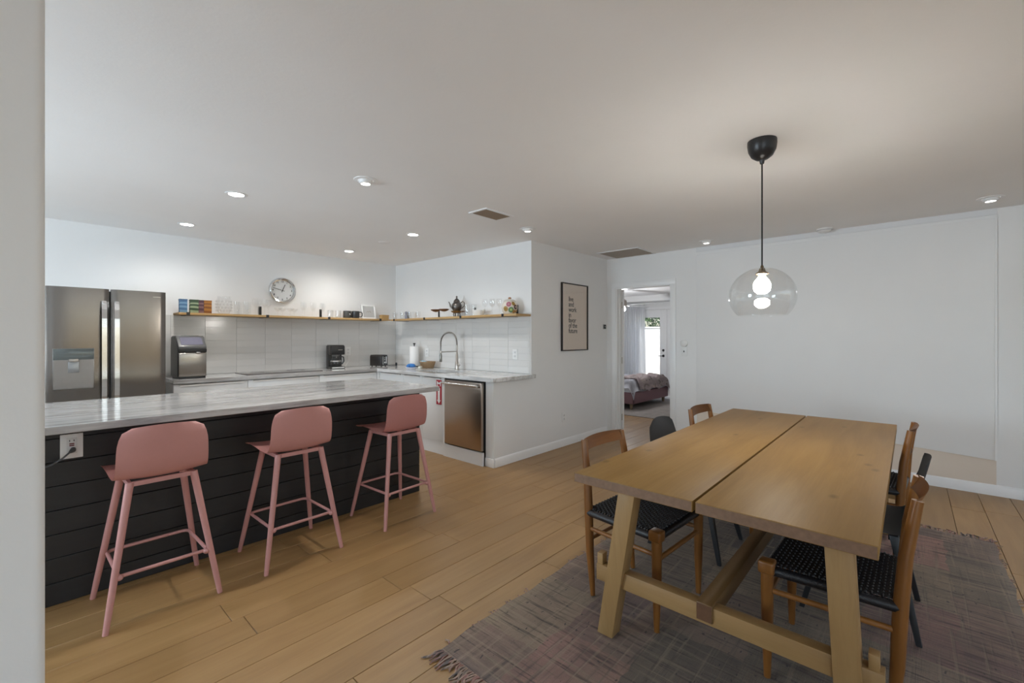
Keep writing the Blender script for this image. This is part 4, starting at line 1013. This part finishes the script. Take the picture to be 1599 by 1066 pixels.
struct('ceiling_bedroom', B().box(XB0, XB1+.14, 1.48, 6.72, HB, HB+.12), CEIL)
struct('trim_8', B().box(9.55, XB1, 1.6, 6.6, 2.17, HB), WALL)
struct('trim_9', B().box(XB1-.02, XB1, OY0-.06, OY0, 0, OZ+.06).box(XB1-.02, XB1, OY1, OY1+.06, 0, OZ+.06).box(XB1-.02, XB1, OY0-.06, OY1+.06, OZ, OZ+.06), TRIM)
def french(n, y0, y1, handle):
    t = bpy.data.objects.new('door_%d' % n, None); C.objects.link(t); t['kind'] = 'structure'; t.location = (XB1+.03, 0, 0)
    bb = B(); s_ = .125 if handle else .098
    bb.box(0, .045, y0, y0+s_, .01, 2.0, .002).box(0, .045, y1-s_, y1, .01, 2.0, .002).box(0, .045, y0+s_, y1-s_, 1.83, 2.0, .002).box(0, .045, y0+s_, y1-s_, .01, .33, .002)
    obj('door_frame', bb, TRIM, t)
    obj('pane', B().box(.02, .026, y0+s_, y1-s_, .33, 1.83), PANE, t)
    gb = B()
    for a in ((y0+s_-.002, y0+s_+.015, .33, 1.83), (y1-s_-.015, y1-s_+.002, .33, 1.83), (y0+s_, y1-s_, .33, .345), (y0+s_, y1-s_, 1.815, 1.83)): gb.box(-.006, .006, *a)
    obj('glazing_bead', gb, TRIM, t)
    if handle:
        yh = y0+.055
        obj('deadbolt', B().lathe([(0, .022), (.022, .02), (.03, .008), (.031, 0), (0, 0)], 18, (0, yh, 1.035), 'X'), BMET, t)
        lv = obj('door_handle', B().lathe([(0, .022), (.022, .02), (.03, .008), (.031, 0), (0, 0)], 18, (0, yh, .905), 'X').tube([(-.03, yh, .905), (-.045, yh, .905), (-.045, yh+.11, .903)], [.009, .009, .006], 8), BMET, t)
french(2, 4.262, 5.07, True); french(3, 3.45, 4.258, False)
struct('trim_10', B().box(XB1+.012, XB1+.032, 4.235, 4.285, .01, 2.0, .002), TRIM)
cu_ = M('sheer_curtain'); tr = cu_.n('ShaderNodeBsdfTranslucent'); tr.inputs[0].default_value = (.85, .86, .88, 1); df = cu_.n('ShaderNodeBsdfDiffuse'); df.inputs[0].default_value = (.80, .81, .83, 1)
tp_ = cu_.n('ShaderNodeBsdfTransparent'); mx = cu_.n('ShaderNodeMixShader'); mx.inputs[0].default_value = .62; cu_.l(df.outputs[0], mx.inputs[1]); cu_.l(tr.outputs[0], mx.inputs[2])
m2 = cu_.n('ShaderNodeMixShader'); nz = cu_.noise(cu_.co((1, 400, 400)), 1, 1); m2.inputs[0].default_value = .16; cu_.l(mx.outputs[0], m2.inputs[1]); cu_.l(tp_.outputs[0], m2.inputs[2]); cu_.l(m2.outputs[0], cu_.out.inputs[0]); CURT = cu_.m
def curtain(y0, y1, label, ph):
    t = thing('sheer_curtain', label, 'curtain', (9.93, (y0+y1)/2, 0))
    n = 9
    def f(u, v):
        y = (u-.5)*(y1-y0)*(1-.10*math.sin(v*math.pi*.5)); return (.035*math.sin(u*n*2*math.pi+ph)*(.6+.4*(1-v))+.012*math.sin(u*31+v*3), y, .03+2.10*v)
    obj('fabric', B().grid(f, 120, 8), CURT, t, sharp=180)
curtain(4.66, 5.25, 'sheer white curtain hanging half over the french door', .4)
curtain(5.25, 5.95, 'sheer white curtain bunched left of the french door', 1.9)
tag(obj('curtain_rod', B().tube([(9.93, 3.2, 2.145), (9.93, 6.1, 2.145)], .011, 10), TRIM), 'white curtain rod above the french doors', 'curtain rod')
# bed
bd = thing('bed', 'low mauve upholstered bed with tapered wooden legs in the bedroom', 'bed', (0, 0, 0))
MAUV = plain('mauve_fabric', (.22, .125, .14), .85, 0, .15, 150, .2)
BX0, BX1, BY0, BY1 = 7.48, 9.06, 3.76, 5.85
obj('bed_frame', B().box(BX0, BX1, BY0, BY0+.07, .115, .325, .012).box(BX0, BX0+.07, BY0, BY1, .115, .325, .012).box(BX1-.07, BX1, BY0, BY1, .115, .325, .012).box(BX0, BX1, BY1-.07, BY1, .115, .325, .012).box(BX0+.05, BX1-.05, BY0+.05, BY1-.05, .22, .26), MAUV, bd)
for x in (BX0+.07, BX1-.09):
    for y in (BY0+.07, BY1-.1): obj('leg', B().lathe([(0, .012), (.022, .012), (.036, .118), (0, .118)], 14, (x, y, 0)), plain('bed_leg', (.22, .16, .10), .5), bd)
obj('mid_leg', B().lathe([(0, .012), (.04, .012), (.04, .23), (0, .23)], 14, ((BX0+BX1)/2+.35, BY0+.35, 0)), BLACK, bd)
obj('mattress', B().box(BX0+.04, BX1-.04, BY0+.05, BY1-.03, .262, .50, .05, 4), plain('sheet_white', (.66, .68, .72), .9, 0, .05, 60, .1), bd)
def dv(u, v):
    x = BX0-.01+(BX1-BX0+.02)*u; e = .5-abs(u-.5); y = BY0-.02+1.75*v
    drop = .20*max(0, 1-v/.06)**1.5+.16*max(0, 1-e/.05)**1.5
    return (x, y, .545+.014*math.sin(x*9+y*4)+.012*math.sin(y*17-x*6)-drop)
tag(obj('duvet', B().grid(dv, 50, 50, .03), plain('duvet_fabric', (.66, .66, .70), .9, 0, .12, 25, .3), sharp=180), 'rumpled pale grey duvet spread on the mauve bed', 'duvet')
def bl(u, v):
    x = BX0+.22+(BX1-BX0-.20)*u; y = BY0-.045+.62*v*(1-.35*u)
    drop = .225*max(0, 1-v/.14)**1.3+(.12*max(0, (u-.9)/.1)**1.5)
    return (x, y, .572+.018*math.sin(x*13+y*7)+.014*math.sin(x*29-y*11)-drop)
bm_ = M('throw_fabric').bsdf((.3, .22, .22), .95); bm_.col(bm_.ramp(bm_.noise(bm_.co((5, 9, 9)), 1.6, 4, .6), [(.36, (.28, .23, .21)), (.48, (.60, .52, .50)), (.58, (.50, .40, .42)), (.68, (.68, .60, .55))])); bm_.bump(bm_.noise(bm_.co(), 60, 2), .5, .01)
tag(obj('throw_blanket', B().grid(bl, 60, 26, .02), bm_.m, sharp=180), 'crumpled taupe throw blanket along the foot of the bed', 'blanket')
tag(obj('bedroom_rug', B().box(6.98, 9.75, 2.35, 4.6, .0, .010, .003), plain('bedroom_rug_grey', (.27, .24, .22), .95, 0, .35, 9, .5)), 'large grey brown rug under the bed in the bedroom', 'rug')
tag(obj('small_mat', B().box(9.35, 9.9, 3.55, 4.35, .0105, .018, .003), plain('mat_pale', (.55, .53, .50), .95, 0, .3, 14)), 'pale mat lying before the french doors', 'mat')
# ceiling fan
fn = thing('ceiling_fan', 'white ceiling fan with a lit globe in the bedroom', 'ceiling fan', (7.93, 4.23, HB-.045))
obj('mount', B().lathe([(0, .045), (.055, .045), (.05, .0), (.014, -.02), (.014, -.16), (0, -.16)], 20), NICK, fn)
obj('motor', B().lathe([(0, -.15), (.06, -.155), (.10, -.19), (.105, -.29), (.07, -.315), (0, -.32)], 24), NICK, fn)
obj('globe', B().lathe([(.06, -.32), (.085, -.338), (.088, -.365), (.06, -.40), (0, -.41)], 20), emit('fan_globe', (.95, .97, 1), 6), fn)
for k in range(4):
    a = R(-13+90*k)
    bl_ = obj('blade', B().prism([(.17, -.05), (.76, -.07), (.80, -.03), (.80, .03), (.76, .07), (.17, .05)], -.004, .004, 'Z'), plain('blade_white', (.78, .79, .80), .4), fn, (0, 0, -.285), (R(10), 0, a))
    obj('blade_iron', B().box(.08, .20, -.02, .02, -.006, .0), NICK, bl_)
lamp('fan_bulb', 'POINT', (0, 0, -.49), (0, 0, 0), 24, (.95, .97, 1), fn, shadow_soft_size=.07)
# outdoors behind the french doors
struct('ground', B().box(10.24, 24, -6, 18, -.12, -.03), plain('patio_concrete', (.55, .53, .50), .9))
fe = thing('garden_fence', 'sunlit white solid garden fence behind the french doors', 'fence', (13.2, 4.5, -.03))
for i in range(14): obj('fence_board', B().box(0, .03, -4.2+.6*i+.004, -4.2+.6*(i+1)-.004, 0, 1.66, .004), plain('fence_white', (.86, .85, .82), .7), fe)
obj('fence_cap', B().box(-.03, .06, -4.2, 4.2, 1.66, 1.70, .004), plain('fence_cap', (.84, .83, .80), .7), fe)
tree = thing('garden_tree', 'leafy green tree rising behind the white fence', 'tree', (15.2, 6.3, -.03))
obj('trunk', B().tube([(0, 0, 0), (.05, .05, 1.2), (-.03, .1, 2.4)], [.14, .11, .07], 10), plain('bark', (.10, .07, .05), .9, 0, .3, 20, .5), tree)
bb = B(); random.seed(21)
for i in range(2600):
    p = Vector((random.gauss(0, .6), random.gauss(0, 1.5), random.gauss(2.3, .75)))
    u_ = Vector((random.gauss(0, 1), random.gauss(0, 1), random.gauss(0, 1))).normalized(); v_ = u_.orthogonal().normalized(); L = .09+.07*random.random()
    q = [bb.bm.verts.new(p+u_*L), bb.bm.verts.new(p+v_*L*.4), bb.bm.verts.new(p-u_*L), bb.bm.verts.new(p-v_*L*.4)]; bb.bm.faces.new(q)
lm = M('leaf').bsdf((.07, .13, .05), .5); lm.col(lm.ramp(lm.noise(lm.co(), 3, 2), [(.35, (.03, .07, .03)), (.6, (.12, .20, .08)), (.75, (.22, .30, .14))])); 
obj('foliage', bb, lm.m, tree, kind='stuff')
print('planks', NPL)
